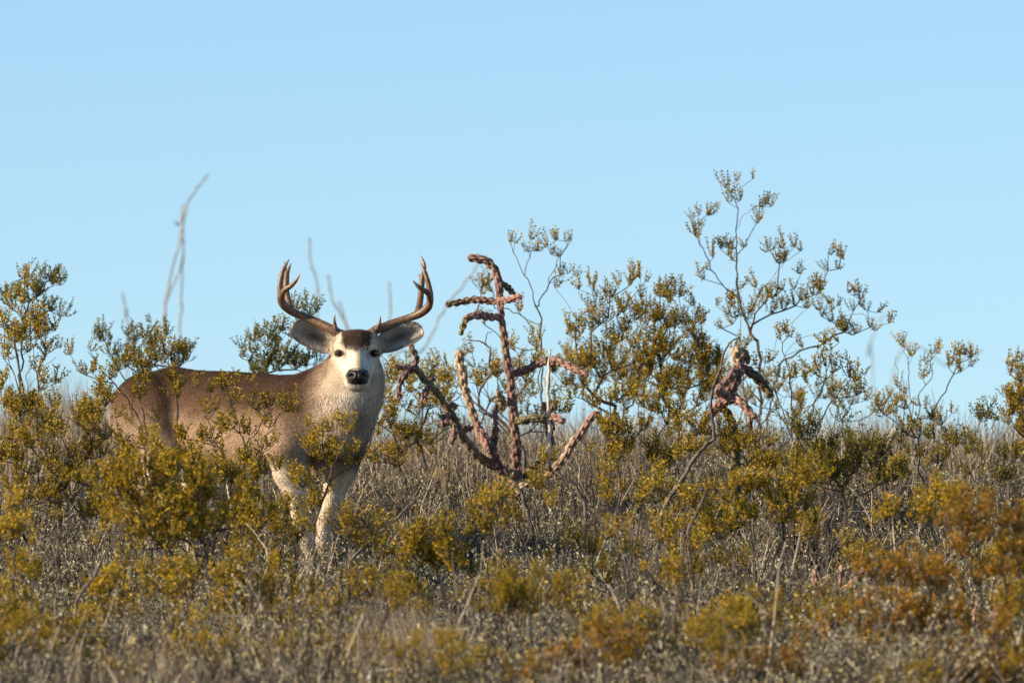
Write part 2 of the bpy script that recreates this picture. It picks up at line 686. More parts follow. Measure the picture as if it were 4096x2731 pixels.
# haunches: near (right) and far
for s in (-1, 1):
    hp = P3(625, 1665, .77) + BL * s * 0.075
    st_ = P3(735, 1840, .66) + BL * s * 0.115
    ell(hp + BF * .02 + BL * s * .020, BX, (.165, .098, .17), .02)
    cone(hp, st_, .12, .075, .04)
    hoof_px = 560 if s < 0 else 700
    hk = P3(600 if s < 0 else 700, 2020, .83) + BL * s * 0.06
    gd = hk[1] + (-.02 if s < 0 else .03)
    ft = np.array([hk[0] + .03, gd, float(G(hk[0] + .03, gd))])
    cone(st_, hk, .068, .030, .03)
    cone(hk + np.array([-.01, .02, .02]), ft + np.array([0, 0, .12]), .027, .019, .02)
    cone(ft + np.array([0, 0, .12]), ft + BF * .03 + np.array([0, 0, .035]), .022, .018, .015)
    if s < 0:
        HOOF = [ft + BF * .03]
    else:
        HOOF.append(ft + BF * .03)
# tail
cone(P3(497, 1580, 1.0), P3(478, 1720, 1.04), .028, .020, .03)
# front legs
cone(P3(1165, 1640, .03), P3(1150, 1790, -.04), .10, .085, .05)
nl = [(P3(1150, 1790, -.04), .088), (P3(1160, 1890, -.03), .060), (P3(1180, 1965, -.03), .040), (P3(1205, 2085, -.04), .0265), (P3(1226, 2160, -.03), .0185), (P3(1240, 2290, -.03), .0175)]
chain(nl, .03)
fl = [(P3(1385, 1790, .12), .080), (P3(1365, 1880, .13), .058), (P3(1335, 1965, .14), .038), (P3(1300, 2085, .12), .0255), (P3(1293, 2160, .12), .018), (P3(1298, 2290, .12), .017)]
chain(fl, .03)
for p in (nl[-1][0], fl[-1][0]):
    ft = np.array([p[0] + .012, p[1] - .01, float(G(p[0] + .012, p[1] - .01))])
    cone(p, ft + np.array([0, 0, .04]), .020, .018, .015)
    HOOF.append(ft)
# neck
chain([(P3(1265, 1665, .05), .150), (P3(1352, 1640, .02), .132), (P3(1405, 1575, .0), .118), (P3(1420, 1500, .0), .104), (P3(1425, 1430, .0), .080)], .05)
cone(P3(1210, 1600, .12), P3(1360, 1500, .06), .085, .080, .06)
ell(P3(1392, 1690, -.02), BX, (.10, .10, .115), .05)
# head, facing the camera, nose a little down
HC = P3(1426, 1398, -.05)
ell(HC, (RGT, FWD, UPV), (.078, .085, .062), .03)
cone(P3(1426, 1426, -.072), P3(1430, 1506, -.255), .058, .041, .03)
cone(P3(1427, 1404, -.128), P3(1430, 1486, -.288), .025, .024, .022)
cone(P3(1427, 1455, -.06), P3(1430, 1527, -.245), .066, .034, .03)
for s in (-1, 1):
    cone(P3(1426 + s * 58, 1396, -.085), P3(1426 + s * 42, 1408, -.135), .026, .018, .02)       # brow
    cone(P3(1426 + s * 50, 1440, -.09), P3(1428 + s * 30, 1485, -.2), .034, .026, .025)         # cheek
    ell(P3(1426 + s * 71, 1414, -.115), (RGT, FWD, UPV), (.016, .02, .011), .01, sub=True)      # eye socket
    cone(P3(1430 + s * 22, 1512, -.285), P3(1430 + s * 28, 1522, -.265), .024, .022, .015)      # lips
    cone(P3(1426 + s * 62, 1372, -.03), P3(1426 + s * 92, 1385, -.02), .034, .028, .03)         # ear root
    cone(P3(1426 + s * 40, 1362, -.04), P3(1426 + s * 58, 1345, -.035), .026, .022, .02)        # antler pedicle
ell(P3(1426, 1360, -.075), (RGT, FWD, UPV), (.056, .05, .034), .03)                                # forehead tuft
ell(P3(1430, 1541, -.255), (RGT, FWD, UPV), (.040, .045, .022), .02)                               # chin


def surface_nets(f, lo, h):
    ins = f < 0
    c = np.zeros([s - 1 for s in f.shape], np.int8)
    for dx in (0, 1):
        for dy in (0, 1):
            for dz in (0, 1):
                c += ins[dx:dx + c.shape[0], dy:dy + c.shape[1], dz:dz + c.shape[2]]
    I, J, K = np.nonzero((c > 0) & (c < 8))
    idx = np.full(c.shape, -1, np.int32)
    idx[I, J, K] = np.arange(len(I))
    acc = np.zeros((len(I), 3))
    cnt = np.zeros(len(I))
    cs = [(0, 0, 0), (1, 0, 0), (0, 1, 0), (1, 1, 0), (0, 0, 1), (1, 0, 1), (0, 1, 1), (1, 1, 1)]
    val = [f[I + a, J + b, K + q] for a, b, q in cs]
    for e in [(0, 1), (2, 3), (4, 5), (6, 7), (0, 2), (1, 3), (4, 6), (5, 7), (0, 4), (1, 5), (2, 6), (3, 7)]:
        a, b = val[e[0]], val[e[1]]
        m = (a < 0) != (b < 0)
        t = np.where(m, a / np.where(m, a - b, 1), 0)
        p = np.array(cs[e[0]]) + t[:, None] * (np.array(cs[e[1]]) - np.array(cs[e[0]]))
        acc += p * m[:, None]
        cnt += m
    V = (acc / cnt[:, None] + np.stack([I, J, K], -1)) * h + lo
    quads = []
    for ax in range(3):
        o1, o2 = (ax + 1) % 3, (ax + 2) % 3
        s0 = [slice(1, -1)] * 3
        s1 = [slice(1, -1)] * 3
        s0[ax] = slice(0, -1)
        s1[ax] = slice(1, None)
        A, B = ins[tuple(s0)], ins[tuple(s1)]
        W = np.stack(np.nonzero(A != B), -1)
        fl_ = A[tuple(W.T)]
        base = W.copy()
        base[:, o1] += 1
        base[:, o2] += 1
        def cell(a, b):
            w = base.copy()
            w[:, o1] -= a
            w[:, o2] -= b
            return idx[tuple(w.T)]
        q = np.stack([cell(1, 1), cell(0, 1), cell(0, 0), cell(1, 0)], -1)
        q[~fl_] = q[~fl_][:, ::-1]
        quads.append(q)
    return V, np.vstack(quads)


DV, DQ = surface_nets(FIELD, _lo, _H)
# light relaxation
for _ in range(2):
    acc = np.zeros_like(DV)
    cnt = np.zeros(len(DV))
    for a, b in ((0, 1), (1, 2), (2, 3), (3, 0)):
        np.add.at(acc, DQ[:, a], DV[DQ[:, b]])
        np.add.at(cnt, DQ[:, a], 1)
        np.add.at(acc, DQ[:, b], DV[DQ[:, a]])
        np.add.at(cnt, DQ[:, b], 1)
    DV = DV * 0.6 + 0.4 * acc / cnt[:, None]


def to_px(V):
    d = V @ FWD
    return 2048 + F * (V @ RGT) / d, 1365.5 - F * (V @ UPV) / d, d - D0


def sm(x, a, b):
    t = np.clip((x - a) / (b - a), 0, 1)
    return t * t * (3 - 2 * t)


def vnoise(V, s, seed=0):
    r = np.random.default_rng(seed)
    o = 0
    for q in range(6):
        k = r.normal(size=3)
        k *= s * (1 + 0.5 * q) / np.linalg.norm(k)
        o = o + np.sin(V @ k + r.uniform(0, 6.28)) / (1 + 0.3 * q)
    return o / 3.2


def deer_colour(V):
    px, py, dy = to_px(V)
    zz = V[:, 2] - DO[2]
    n1 = vnoise(V, 22, 1)
    n2 = vnoise(V, 70, 2)
    along = (V - DO) @ BF                                   # body axis, metres forward of the chest foot
    lat = (V - DO) @ BL
    brown = np.array([.098, .056, .034])
    dark = np.array([.038, .022, .015])
    flank = np.array([.31, .215, .145])
    neck = np.array([.42, .32, .235])
    cream = np.array([.58, .49, .37])
    white = np.array([.60, .54, .43])
    choc = np.array([.036, .018, .011])
    mixc = lambda c, d, w: c * (1 - w[:, None]) + np.asarray(d)[None] * w[:, None]
    c = np.tile(brown, (len(V), 1))
    # height over the trunk: dark along the spine, paler down the flank
    c = mixc(c, flank, sm(-py - n1 * 25, -1620, -1790) * 0.0 + sm(py + n1 * 30, 1590, 1760))
    c = mixc(c, dark, (1 - sm(py + n1 * 22, 1500, 1640)) * 0.9 * (along < 0.02))
    c = mixc(c, dark, 0.55 * np.exp(-((px - 1010) / 150) ** 2 - ((py - 1590) / 50) ** 2))
    c = mixc(c, cream, sm(py + n1 * 20, 1830, 1900) * (px < 1120))          # belly
    # rump patch
    c = mixc(c, white, 0.8 * sm(-along + n1 * .02, 1.06, 1.12) * (py > 1560))
    # neck
    wn_ = sm(px + n1 * 20 + (py - 1600) * 0.25, 1185, 1330)
    c = mixc(c, neck, wn_)
    c = mixc(c, [.56, .49, .40], wn_ * np.exp(-((px - 1400) / 90) ** 2 - ((py - 1590) / 55) ** 2) * 0.8)
    # dark brisket fur, with the shade between the forelegs painted in
    c = mixc(c, choc * 1.6, sm(py + n1 * 15, 1760, 1840) * sm(px, 1200, 1260) * (py < 1935) * (1 - sm(py, 1900, 1935)))
    c = mixc(c, [.20, .14, .10], 0.8 * np.exp(-((px - 1440) / 45) ** 2 - ((py - 1690) / 60) ** 2))  # cast shadow of the chin, painted on the neck
    # legs
    lg = sm(-zz, -.52, -.42)
    c = mixc(c, [.58, .48, .36], lg * (px > 1000))
    c = mixc(c, [.45, .35, .25], lg * (px <= 1000))
    # head
    ha, hb = P3(1426, 1402, -.05), P3(1430, 1520, -.25)
    ht = np.clip((V - ha) @ (hb - ha) / ((hb - ha) @ (hb - ha)), 0, 1)
    hdist = np.linalg.norm(V - ha - ht[:, None] * (hb - ha), axis=1) - (.092 - .037 * ht)
    hd = (1 - sm(hdist + n1 * .006, .0, .028)) * sm(-dy, .0, .04)
    c = mixc(c, [.50, .42, .32], hd)
    u = (px - 1427)
    c = mixc(c, white, hd * sm(-dy + n2 * .006, .10, .15) * 0.9)
    c = mixc(c, cream, hd * np.exp(-((np.abs(u) - 72) / 22) ** 2 - ((py - 1412) / 34) ** 2) * 0.9)
    fore = hd * (1 - sm(np.abs(u) + n2 * 7 + np.clip(py - 1365, 0, 99) * 0.25, 50, 66)) * (1 - sm(py + n2 * 6 + np.abs(u) * 0.1, 1393, 1410))
    c = mixc(c, choc, fore * 0.95)
    c = mixc(c, [.12, .08, .06], hd * np.exp(-((np.abs(u) - 47) / 8) ** 2 - ((py - 1420) / 16) ** 2) * 0.65)
    # eye rims
    er = np.hypot((np.abs(u) - 71) / 1.3, py - 1413)
    c = mixc(c, [.03, .02, .015], hd * (1 - sm(er, 13, 19)))
    # muzzle: black band over the nose, mouth line
    nz = hd * (1 - sm(np.hypot((px - 1430) / 48, (py - 1504) / 37) + n2 * .05, .90, 1.03)) * sm(-dy, .18, .215)
    c = mixc(c, [.010, .007, .006], nz)
    c = mixc(c, [.02, .015, .013], hd * np.exp(-((py - 1536 + 8 * (np.abs(px - 1430) / 40) ** 2) / 4.0) ** 2) * (np.abs(px - 1430) < 40) * sm(-dy, .20, .235))
    # white throat
    c = mixc(c, white, 0.8 * np.exp(-((px - 1428) / 55) ** 2 - ((py - 1572) / 28) ** 2) * (dy > -.2))
    return np.clip(c * (1 + 0.16 * n2[:, None]), 0.004, 0.85)


DC = deer_colour(DV)
M_FUR, nt, b, out = mat('deer_fur')
at_ = nt.nodes.new('ShaderNodeVertexColor')
at_.layer_name = 'Col'
tcn = nt.nodes.new('ShaderNodeTexCoord')
nz_ = nt.nodes.new('ShaderNodeTexNoise')
nz_.inputs['Scale'].default_value = 160
nz_.inputs['Detail'].default_value = 4
nt.links.new(tcn.outputs['Object'], nz_.inputs['Vector'])
rr_ = ramp(nt, [(0.3, (.62, .6, .58)), (0.7, (1.25, 1.25, 1.25))])
nt.links.new(nz_.outputs[0], rr_.inputs[0])
mm_ = nt.nodes.new('ShaderNodeMix')
mm_.data_type = 'RGBA'
mm_.blend_type = 'MULTIPLY'
mm_.inputs[0].default_value = 1
nt.links.new(at_.outputs[0], mm_.inputs[6])
nt.links.new(rr_.outputs[0], mm_.inputs[7])
nt.links.new(mm_.outputs[2], b.inputs['Base Color'])
b.inputs['Roughness'].default_value = .85
b.inputs['Specular IOR Level'].default_value = .06
bp = nt.nodes.new('ShaderNodeBump')
bp.inputs['Strength'].default_value = .5
bp.inputs['Distance'].default_value = .006
nt.links.new(nz_.outputs[0], bp.inputs['Height'])
nt.links.new(bp.outputs[0], b.inputs['Normal'])

M_HAIR, nt, b, out = mat('deer_hair')
at_ = nt.nodes.new('ShaderNodeVertexColor')
at_.layer_name = 'Col'
nt.links.new(at_.outputs[0], b.inputs['Base Color'])
b.inputs['Roughness'].default_value = .7
b.inputs['Specular IOR Level'].default_value = .1

deer = link('mule_deer', None, loc=DO)
tag(deer, 'brown mule deer buck with forked antlers standing in brush, face turned to the viewer', 'deer')
me = mesh_np('body', DV - DO, None, DQ, [M_FUR], smooth=True)
add_col(me, DC)
body = link('body', me, deer)

# short coat: thin hairs lying along the body
A_, B_, C_ = DV[DQ[:, 0]], DV[DQ[:, 1]], DV[DQ[:, 2]]
fn = np.cross(B_ - A_, DV[DQ[:, 3]] - A_)
fn += np.cross(B_ - A_, C_ - A_)
fa = np.linalg.norm(fn, axis=1)
fn /= fa[:, None] + 1e-12
cen = DV[DQ].mean(1)
hpx, hpy, hdy = to_px(cen)
isface = (hdy < -.06) & (hpy < 1570)
wgt = fa * np.where(isface, 2.2, 1.0) * np.where(cen[:, 2] - DO[2] < .12, .2, 1)
HN = 130000
pick = rng.choice(len(DQ), HN, p=wgt / wgt.sum())
ww = rng.dirichlet(np.ones(4), HN)
hp_ = (DV[DQ[pick]] * ww[..., None]).sum(1)
hn = fn[pick]
qx, qy, qd = to_px(hp_)
face = isface[pick]
nk = sm(qx, 1220, 1340)[:, None]
flow = (1 - nk) * (-BF * 0.8 + np.array([0, 0, -.6])) + nk * np.array([-.1, 0, -1.0])
nose_p = P3(1430, 1505, -.28)
fd = hp_ - nose_p
fd /= np.linalg.norm(fd, axis=1)[:, None]
flow = np.where(face[:, None], fd, flow)
flow = flow + rng.normal(0, .28, flow.shape)
flow -= hn * np.sum(flow * hn, 1)[:, None]
flow /= np.linalg.norm(flow, axis=1)[:, None] + 1e-9
fore = face & (np.abs(qx - 1427) < 62) & (qy < 1400)
Lh = np.where(face, .007, .016) * rng.uniform(.6, 1.3, HN)
Lh = np.where(fore, .016 * rng.uniform(.6, 1.3, HN), Lh)
Lh = np.where((qx > 1250) & ~face, Lh * 1.35, Lh)
near_eye = face & (np.hypot((np.abs(qx - 1427) - 71) / 1.3, qy - 1413) < 20)
near_nose = face & (np.hypot((qx - 1430) / 40, (qy - 1508) / 30) < 1)
Lh = np.where(near_eye | near_nose, .001, Lh)
lift = rng.uniform(.10, .38, HN) + np.where(fore, .35, 0)
hd_ = flow * np.cos(lift)[:, None] + hn * np.sin(lift)[:, None]
sd = np.cross(hd_, hn)
sd /= np.linalg.norm(sd, axis=1)[:, None] + 1e-9
wd = rng.uniform(.0008, .0015, HN)[:, None]
root = hp_ - hn * .001
HV = np.stack([root - sd * wd, root + sd * wd, root + hd_ * Lh[:, None]], 1).reshape(-1, 3)
hc = deer_colour(hp_) * rng.lognormal(0, .38, HN)[:, None]
hc = np.clip(np.repeat(hc, 3, 0), .003, .9)
hc[2::3] = np.clip(hc[2::3] * 1.12, 0, .9)
me = mesh_np('coat', HV - DO, np.arange(HN * 3).reshape(-1, 3), None, [M_HAIR])
add_col(me, hc)
coat = link('coat', me, body)
coat['kind'] = 'stuff'

# eyes, nose
M_EYE, nt, b, out = mat('deer_eye')
b.inputs['Base Color'].default_value = (.018, .008, .005, 1)
b.inputs['Roughness'].default_value = .06
b.inputs['Coat Weight'].default_value = .6
M_NOSE, nt, b, out = mat('deer_nose')
b.inputs['Base Color'].default_value = (.010, .009, .010, 1)
b.inputs['Roughness'].default_value = .32
n_ = nt.nodes.new('ShaderNodeTexVoronoi')
n_.inputs['Scale'].default_value = 420
bp = nt.nodes.new('ShaderNodeBump')
bp.inputs['Strength'].default_value = .35
bp.inputs['Distance'].default_value = .0015
nt.links.new(n_.outputs[0], bp.inputs['Height'])
nt.links.new(bp.outputs[0], b.inputs['Normal'])


def sphere(c, r, nu=20, nv=14, f=None):
    th = np.linspace(0, math.pi, nv)
    ph = np.arange(nu) / nu * 2 * math.pi
    S = np.stack([np.sin(th)[:, None] * np.cos(ph), np.cos(th)[:, None] * np.ones(nu), np.sin(th)[:, None] * np.sin(ph)], -1).reshape(-1, 3)
    if f is not None:
        S = f(S)
    V = S * np.asarray(r) + c
    i = np.arange(nv - 1)[:, None] * nu
    j = np.arange(nu)[None]
    k = (j + 1) % nu
    Q = np.stack([i + j, i + nu + j, i + nu + k, i + k], -1).reshape(-1, 4)
    return V, Q


def surf_y(px, py):
    """how far in front of the neck the body surface lies along a pixel's ray"""
    q = np.hypot(hpx - px, hpy - py)
    m = (q < 9) & (hdy < -.03)
    return float(hdy[m].min()) if m.any() else -.1


for s in (-1, 1):
    ex, ey = 1427 + s * 70, 1413
    ec = P3(ex, ey, surf_y(ex, ey) + .0165)
    V, Q = sphere(ec - DO, (.0155, .0150, .0125))
    link('eye', mesh_np('eye', V, None, Q, [M_EYE], smooth=True), deer)


def nose_shape(S):
    # front of the sphere is -y; wide top, narrow bottom, two nostril hollows
    x, y, z = S[:, 0], S[:, 1], S[:, 2]
    w = 1.0 + .22 * z - .30 * np.clip(-z, 0, 1) ** 1.5
    x2 = x * w
    dent = 0
    for s in (-1, 1):
        dent = dent + np.exp(-((x2 - s * .62) / .20) ** 2 - ((z - .02 + .25 * (np.abs(x2) - .6)) / .27) ** 2)
    dent = dent + .25 * np.exp(-(x / .08) ** 2) * (z < .3)
    return np.stack([x2, y + (y < 0) * dent * .75, z + .1 * np.abs(x)], -1)


V, Q = sphere(P3(1430, 1506, surf_y(1430, 1506) + .013) - DO, (.0385, .034, .027), 48, 36, nose_shape)
link('nose', mesh_np('nose', V, None, Q, [M_NOSE], smooth=True), deer)

# ears: deep cups of fur, open towards the viewer
def ear(tip, root_, wide, bend, face_dir):
    L = np.linalg.norm(tip - root_)
    ax = (tip - root_) / L
    nrm = face_dir - ax * (face_dir @ ax)
    nrm /= np.linalg.norm(nrm)
    sd_ = np.cross(ax, nrm)
    nu, nv = 26, 21
    u = np.linspace(0, 1, nu)
    prof = np.sqrt(np.clip(1 - np.abs((u - .52) / .50) ** 2.5, 0, 1))
    prof = np.maximum(prof * (1 - .0 * u), .0)
    prof[0] = .42
    prof[1] = max(prof[1], .5)
    prof[-1] = .22
    v = np.linspace(-1, 1, nv)
    Vs = []
    for i_, uu in enumerate(u):
        w = wide * prof[i_]
        cup = (1 - v ** 2) * w * (0.95 - .35 * uu)
        c = root_ + ax * L * uu + sd_ * bend * math.sin(uu * math.pi) * L
        Vs.append(c + sd_[None] * (v * w)[:, None] - nrm[None] * cup[:, None])
    Vs = np.array(Vs)
    return Vs, u, v, ax, nrm, sd_


def ear_part(tip, root_, wide, bend, fdir):
    Vs, u, v, ax, nrm, sd_ = ear(tip, root_, wide, bend, fdir)
    nu, nv = Vs.shape[:2]
    th = .004
    front = Vs.reshape(-1, 3)
    dn = np.zeros_like(Vs)
    du = np.gradient(Vs, axis=0)
    dv = np.gradient(Vs, axis=1)
    dn = np.cross(du, dv)
    dn /= np.linalg.norm(dn, axis=2)[..., None] + 1e-9
    if (dn.reshape(-1, 3) @ nrm).mean() < 0:
        dn = -dn
    back = (Vs - dn * th).reshape(-1, 3)
    V = np.vstack([front, back])
    i, j = np.meshgrid(np.arange(nu - 1), np.arange(nv - 1), indexing='ij')
    a = (i * nv + j).ravel()
    q1 = np.stack([a, a + 1, a + nv + 1, a + nv], -1)
    N = nu * nv
    q2 = q1[:, ::-1] + N
    edge = []
    rim = [(k * nv, (k + 1) * nv) for k in range(nu - 1)] + [((nu - 1) * nv + k, (nu - 1) * nv + k + 1) for k in range(nv - 1)] + [((k + 1) * nv + nv - 1, k * nv + nv - 1) for k in range(nu - 1)][::-1] + [(k + 1, k) for k in range(nv - 1)][::-1]
    for p, q in rim:
        edge.append((p, q, q + N, p + N))
    Q = np.vstack([q1, q2, np.array(edge)])
    uu = np.repeat(u, nv)
    vv = np.tile(v, nu)
    n = vnoise(front, 120, 5)
    pale = np.array([.62, .56, .49])
    cup_shade = np.array([.14, .10, .08])
    rimc = np.array([.10, .075, .06])
    c = np.tile(pale, (N, 1))
    w = sm(uu + n * .06, .38, .6) * (1 - sm(uu, .9, 1.0) * .6)
    c = c * (1 - w[:, None] * .45) + np.array([.38, .33, .29]) * w[:, None] * .45
    w = np.exp(-((vv - .05) / .45) ** 2 - ((uu - .50) / .30) ** 2) * .9
    c = c * (1 - w[:, None]) + cup_shade * w[:, None]  # shade in the hollow of the ear, painted into its colour
    w = sm(np.abs(vv) + n * .03, .84, .96) * sm(uu, .1, .25)
    c = c * (1 - w[:, None]) + rimc * w[:, None]
    cb = np.tile(np.array([.30, .24, .19]), (N, 1)) * (1 + .15 * n[:, None])
    me = mesh_np('ear', V - DO, None, Q, [M_FUR], smooth=True)
    add_col(me, np.vstack([c, cb]))
    e = link('ear', me, deer)
    # long pale hairs inside
    m = 2600
    iu = rng.integers(1, nu - 2, m)
    iv = rng.integers(1, nv - 1, m)
    p = Vs[iu, iv] + rng.normal(0, .002, (m, 3))
    d = ax * rng.uniform(.3, 1, m)[:, None] + nrm * rng.uniform(.2, .8, m)[:, None] - sd_ * (v[iv] * .8)[:, None] + rng.normal(0, .25, (m, 3))
    d /= np.linalg.norm(d, axis=1)[:, None]
    Lm = np.where(np.abs(v[iv]) > .6, .016, .013) * rng.uniform(.6, 1.3, m)
    s_ = np.cross(d, rng.normal(size=(m, 3)))
    s_ /= np.linalg.norm(s_, axis=1)[:, None]
    # fringe along the rim and the back
    HVe = np.stack([p - s_ * .0006, p + s_ * .0006, p + d * Lm[:, None]], 1).reshape(-1, 3)
    fc = c.reshape(nu, nv, 3)[iu, iv] * rng.lognormal(.05, .25, m)[:, None]
    rm = 1500
    iu = rng.integers(1, nu, rm)
    iv = np.where(rng.random(rm) < .5, 0, nv - 1)
    p = Vs[iu, iv]
    d = sd_ * (v[iv])[:, None] * .8 + ax * .8 + rng.normal(0, .3, (rm, 3))
    d /= np.linalg.norm(d, axis=1)[:, None]
    s_ = np.cross(d, rng.normal(size=(rm, 3)))
    s_ /= np.linalg.norm(s_, axis=1)[:, None]
    HV2 = np.stack([p - s_ * .0006, p + s_ * .0006, p + d * (.007 * rng.uniform(.5, 1.3, rm))[:, None]], 1).reshape(-1, 3)
    fc2 = np.tile(np.array([.34, .29, .24]), (rm, 1)) * rng.lognormal(0, .3, rm)[:, None]
    me = mesh_np('ear_hair', np.vstack([HVe, HV2]) - DO, np.arange((m + rm) * 3).reshape(-1, 3), None, [M_HAIR])
    add_col(me, np.clip(np.repeat(np.vstack([fc, fc2]), 3, 0), 0, .8))
    h = link('ear_hair', me, e)
    h['kind'] = 'stuff'


ear_part(P3(1170, 1306, -.02), P3(1350, 1392, -.02), .055, .04, np.array([.12, -1, .12]))
ear_part(P3(1688, 1316, -.02), P3(1504, 1392, -.02), .048, -.05, np.array([.05, -1, .05]))

# antlers
M_ANT, nt, b, out = mat('antler')
tc = nt.nodes.new('ShaderNodeTexCoord')
vc = nt.nodes.new('ShaderNodeVertexColor')
vc.layer_name = 'Col'
n_ = nt.nodes.new('ShaderNodeTexNoise')
n_.inputs['Scale'].default_value = 90
n_.inputs['Detail'].default_value = 6
nt.links.new(tc.outputs['Object'], n_.inputs['Vector'])
r_ = ramp(nt, [(.3, (.45, .42, .4)), (.7, (1.3, 1.3, 1.3))])
nt.links.new(n_.outputs[0], r_.inputs[0])
m_ = nt.nodes.new('ShaderNodeMix')
m_.data_type = 'RGBA'
m_.blend_type = 'MULTIPLY'
m_.inputs[0].default_value = 1
nt.links.new(vc.outputs[0], m_.inputs[6])
nt.links.new(r_.outputs[0], m_.inputs[7])
nt.links.new(m_.outputs[2], b.inputs['Base Color'])
b.inputs['Roughness'].default_value = .42
b.inputs['Specular IOR Level'].default_value = .45
bp = nt.nodes.new('ShaderNodeBump')
bp.inputs['Strength'].default_value = .6
bp.inputs['Distance'].default_value = .003
nt.links.new(n_.outputs[0], bp.inputs['Height'])
nt.links.new(bp.outputs[0], b.inputs['Normal'])


def antler(lines):
    mb = MB()
    cols = []
    for pts, r in lines:
        P = spline(np.array([P3(x, y, dy) for x, y, dy in pts]), .006)
        t = np.linspace(0, 1, len(P))
        R = np.interp(t, np.linspace(0, 1, len(r)), r) / 1000
        v, tt, q = tube(P, R, 14)
        rough = 1 + .05 * vnoise(v, 260, 3)
        ctr = np.repeat(P, 14, 0)
        v[:len(ctr)] = ctr + (v[:len(ctr)] - ctr) * rough[:len(ctr), None]
        mb.add(v, tt, q)
        ap = np.concatenate([np.repeat(R, 14), [R[0], R[-1]]])
        w = sm(-ap, -.011, -.004)[:, None]
        cols.append(np.array([.15, .09, .052]) * (1 - w) + np.array([.30, .21, .14]) * w)
    me = mb.mesh('antler', [M_ANT], smooth=True, origin=DO)
    add_col(me, np.vstack(cols))
    return link('antler', me, deer)


antler([
    ([(1366, 1352, -.03), (1345, 1328, -.035), (1321, 1315, -.03), (1275, 1292, -.01), (1230, 1272, .0), (1184, 1255, -.005), (1147, 1232, -.02), (1126, 1205, -.04), (1122, 1180, -.05)], [21, 19, 18.5, 17, 16, 15.5, 16.5, 17, 13]),
    ([(1126, 1203, -.04), (1128, 1178, -.065), (1140, 1159, -.085), (1163, 1144, -.10), (1184, 1122, -.11), (1200, 1097, -.12)], [13, 12.5, 11.5, 10, 7.5, 1.5]),
    ([(1124, 1192, -.04), (1120, 1155, -.035), (1123, 1118, -.03), (1135, 1076, -.02), (1157, 1036, -.01)], [13, 12, 10.5, 8.5, 1.5]),
    ([(1165, 1242, -.01), (1151, 1195, .03), (1144, 1155, .06), (1146, 1113, .08), (1148, 1090, .09)], [15, 13, 12.5, 12.5, 10.5]),
    ([(1147, 1097, .085), (1156, 1072, .095), (1164, 1053, .10)], [9.5, 7, 1.2]),
    ([(1147, 1097, .085), (1139, 1067, .10), (1138, 1046, .11)], [9, 6.5, 1.2]),
    ([(1346, 1333, -.04), (1340, 1300, -.055), (1337, 1278, -.06), (1341, 1256, -.065)], [12, 8.5, 6, 1.2]),
    ([(1367, 1345, -.028), (1354, 1333, -.033)], [26, 22]),
])
antler([
    ([(1474, 1352, -.03), (1490, 1330, -.035), (1510, 1317, -.03), (1545, 1305, -.01), (1588, 1288, .0), (1634, 1272, -.005), (1680, 1254, -.02), (1712, 1228, -.04), (1722, 1198, -.05)], [21, 19, 18.5, 18, 16, 15.5, 16.5, 17, 13]),
    ([(1720, 1203, -.05), (1714, 1175, -.075), (1693, 1159, -.09), (1670, 1143, -.10), (1651, 1121, -.11)], [13, 12, 10.5, 8.5, 1.5]),
    ([(1722, 1200, -.045), (1721, 1172, -.035), (1711, 1127, -.03), (1698, 1086, -.02), (1680, 1048, -.01)], [13, 12, 10.5, 8.5, 1.5]),
    ([(1668, 1260, -.01), (1678, 1219, .03), (1684, 1173, .06), (1688, 1127, .08), (1692, 1095, .09)], [15, 13.5, 13, 12, 10]),
    ([(1690, 1110, .085), (1697, 1080, .095), (1697, 1057, .10), (1690, 1037, .105), (1681, 1021, .11)], [9.5, 8.5, 7, 5, 1.2]),
    ([(1688, 1125, .08), (1679, 1108, .09), (1673, 1095, .10)], [8, 5.5, 1.2]),
    ([(1508, 1318, -.04), (1515, 1300, -.05), (1520, 1283, -.055), (1522, 1266, -.06)], [13, 9.5, 5.5, 2]),
    ([(1473, 1345, -.028), (1486, 1333, -.033)], [26, 22]),
])

# hooves: two toes each
M_HOOF, nt, b, out = mat('hoof')
b.inputs['Base Color'].default_value = (.03, .025, .022, 1)
b.inputs['Roughness'].default_value = .5
for h in HOOF:
    mb = MB()
    for s in (-1, 1):
        c = h + BL * s * .014
        P = np.array([c + BZ * .055 - BF * .012, c + BZ * .03, c + BZ * .004 + BF * .028])
        v, t, q = tube(spline(P, .008), np.linspace(.014, .0165, len(spline(P, .008))), 10)
        v[:, 2] = np.maximum(v[:, 2], h[2] - .006)
        mb.add(v, t, q)
    link('hoof', mb.mesh('hoof', [M_HOOF], smooth=True, origin=DO), deer)
# ------------------------------------------------------------------ tree chollas
M_CH, nt, b, out = mat('cholla_skin')
vc = nt.nodes.new('ShaderNodeVertexColor')
vc.layer_name = 'Col'
tc = nt.nodes.new('ShaderNodeTexCoord')
n_ = nt.nodes.new('ShaderNodeTexNoise')
n_.inputs['Scale'].default_value = 120
n_.inputs['Detail'].default_value = 4
nt.links.new(tc.outputs['Object'], n_.inputs['Vector'])
r_ = ramp(nt, [(.3, (.6, .58, .58)), (.7, (1.25, 1.25, 1.25))])
nt.links.new(n_.outputs[0], r_.inputs[0])
m_ = nt.nodes.new('ShaderNodeMix')
m_.data_type = 'RGBA'
m_.blend_type = 'MULTIPLY'
m_.inputs[0].default_value = 1
nt.links.new(vc.outputs[0], m_.inputs[6])
nt.links.new(r_.outputs[0], m_.inputs[7])
nt.links.new(m_.outputs[2], b.inputs['Base Color'])
b.inputs['Roughness'].default_value = .6
b.inputs['Specular IOR Level'].default_value = .3
M_SPINE, nt, b, out = mat('cholla_spine')
b.inputs['Base Color'].default_value = (.62, .52, .38, 1)
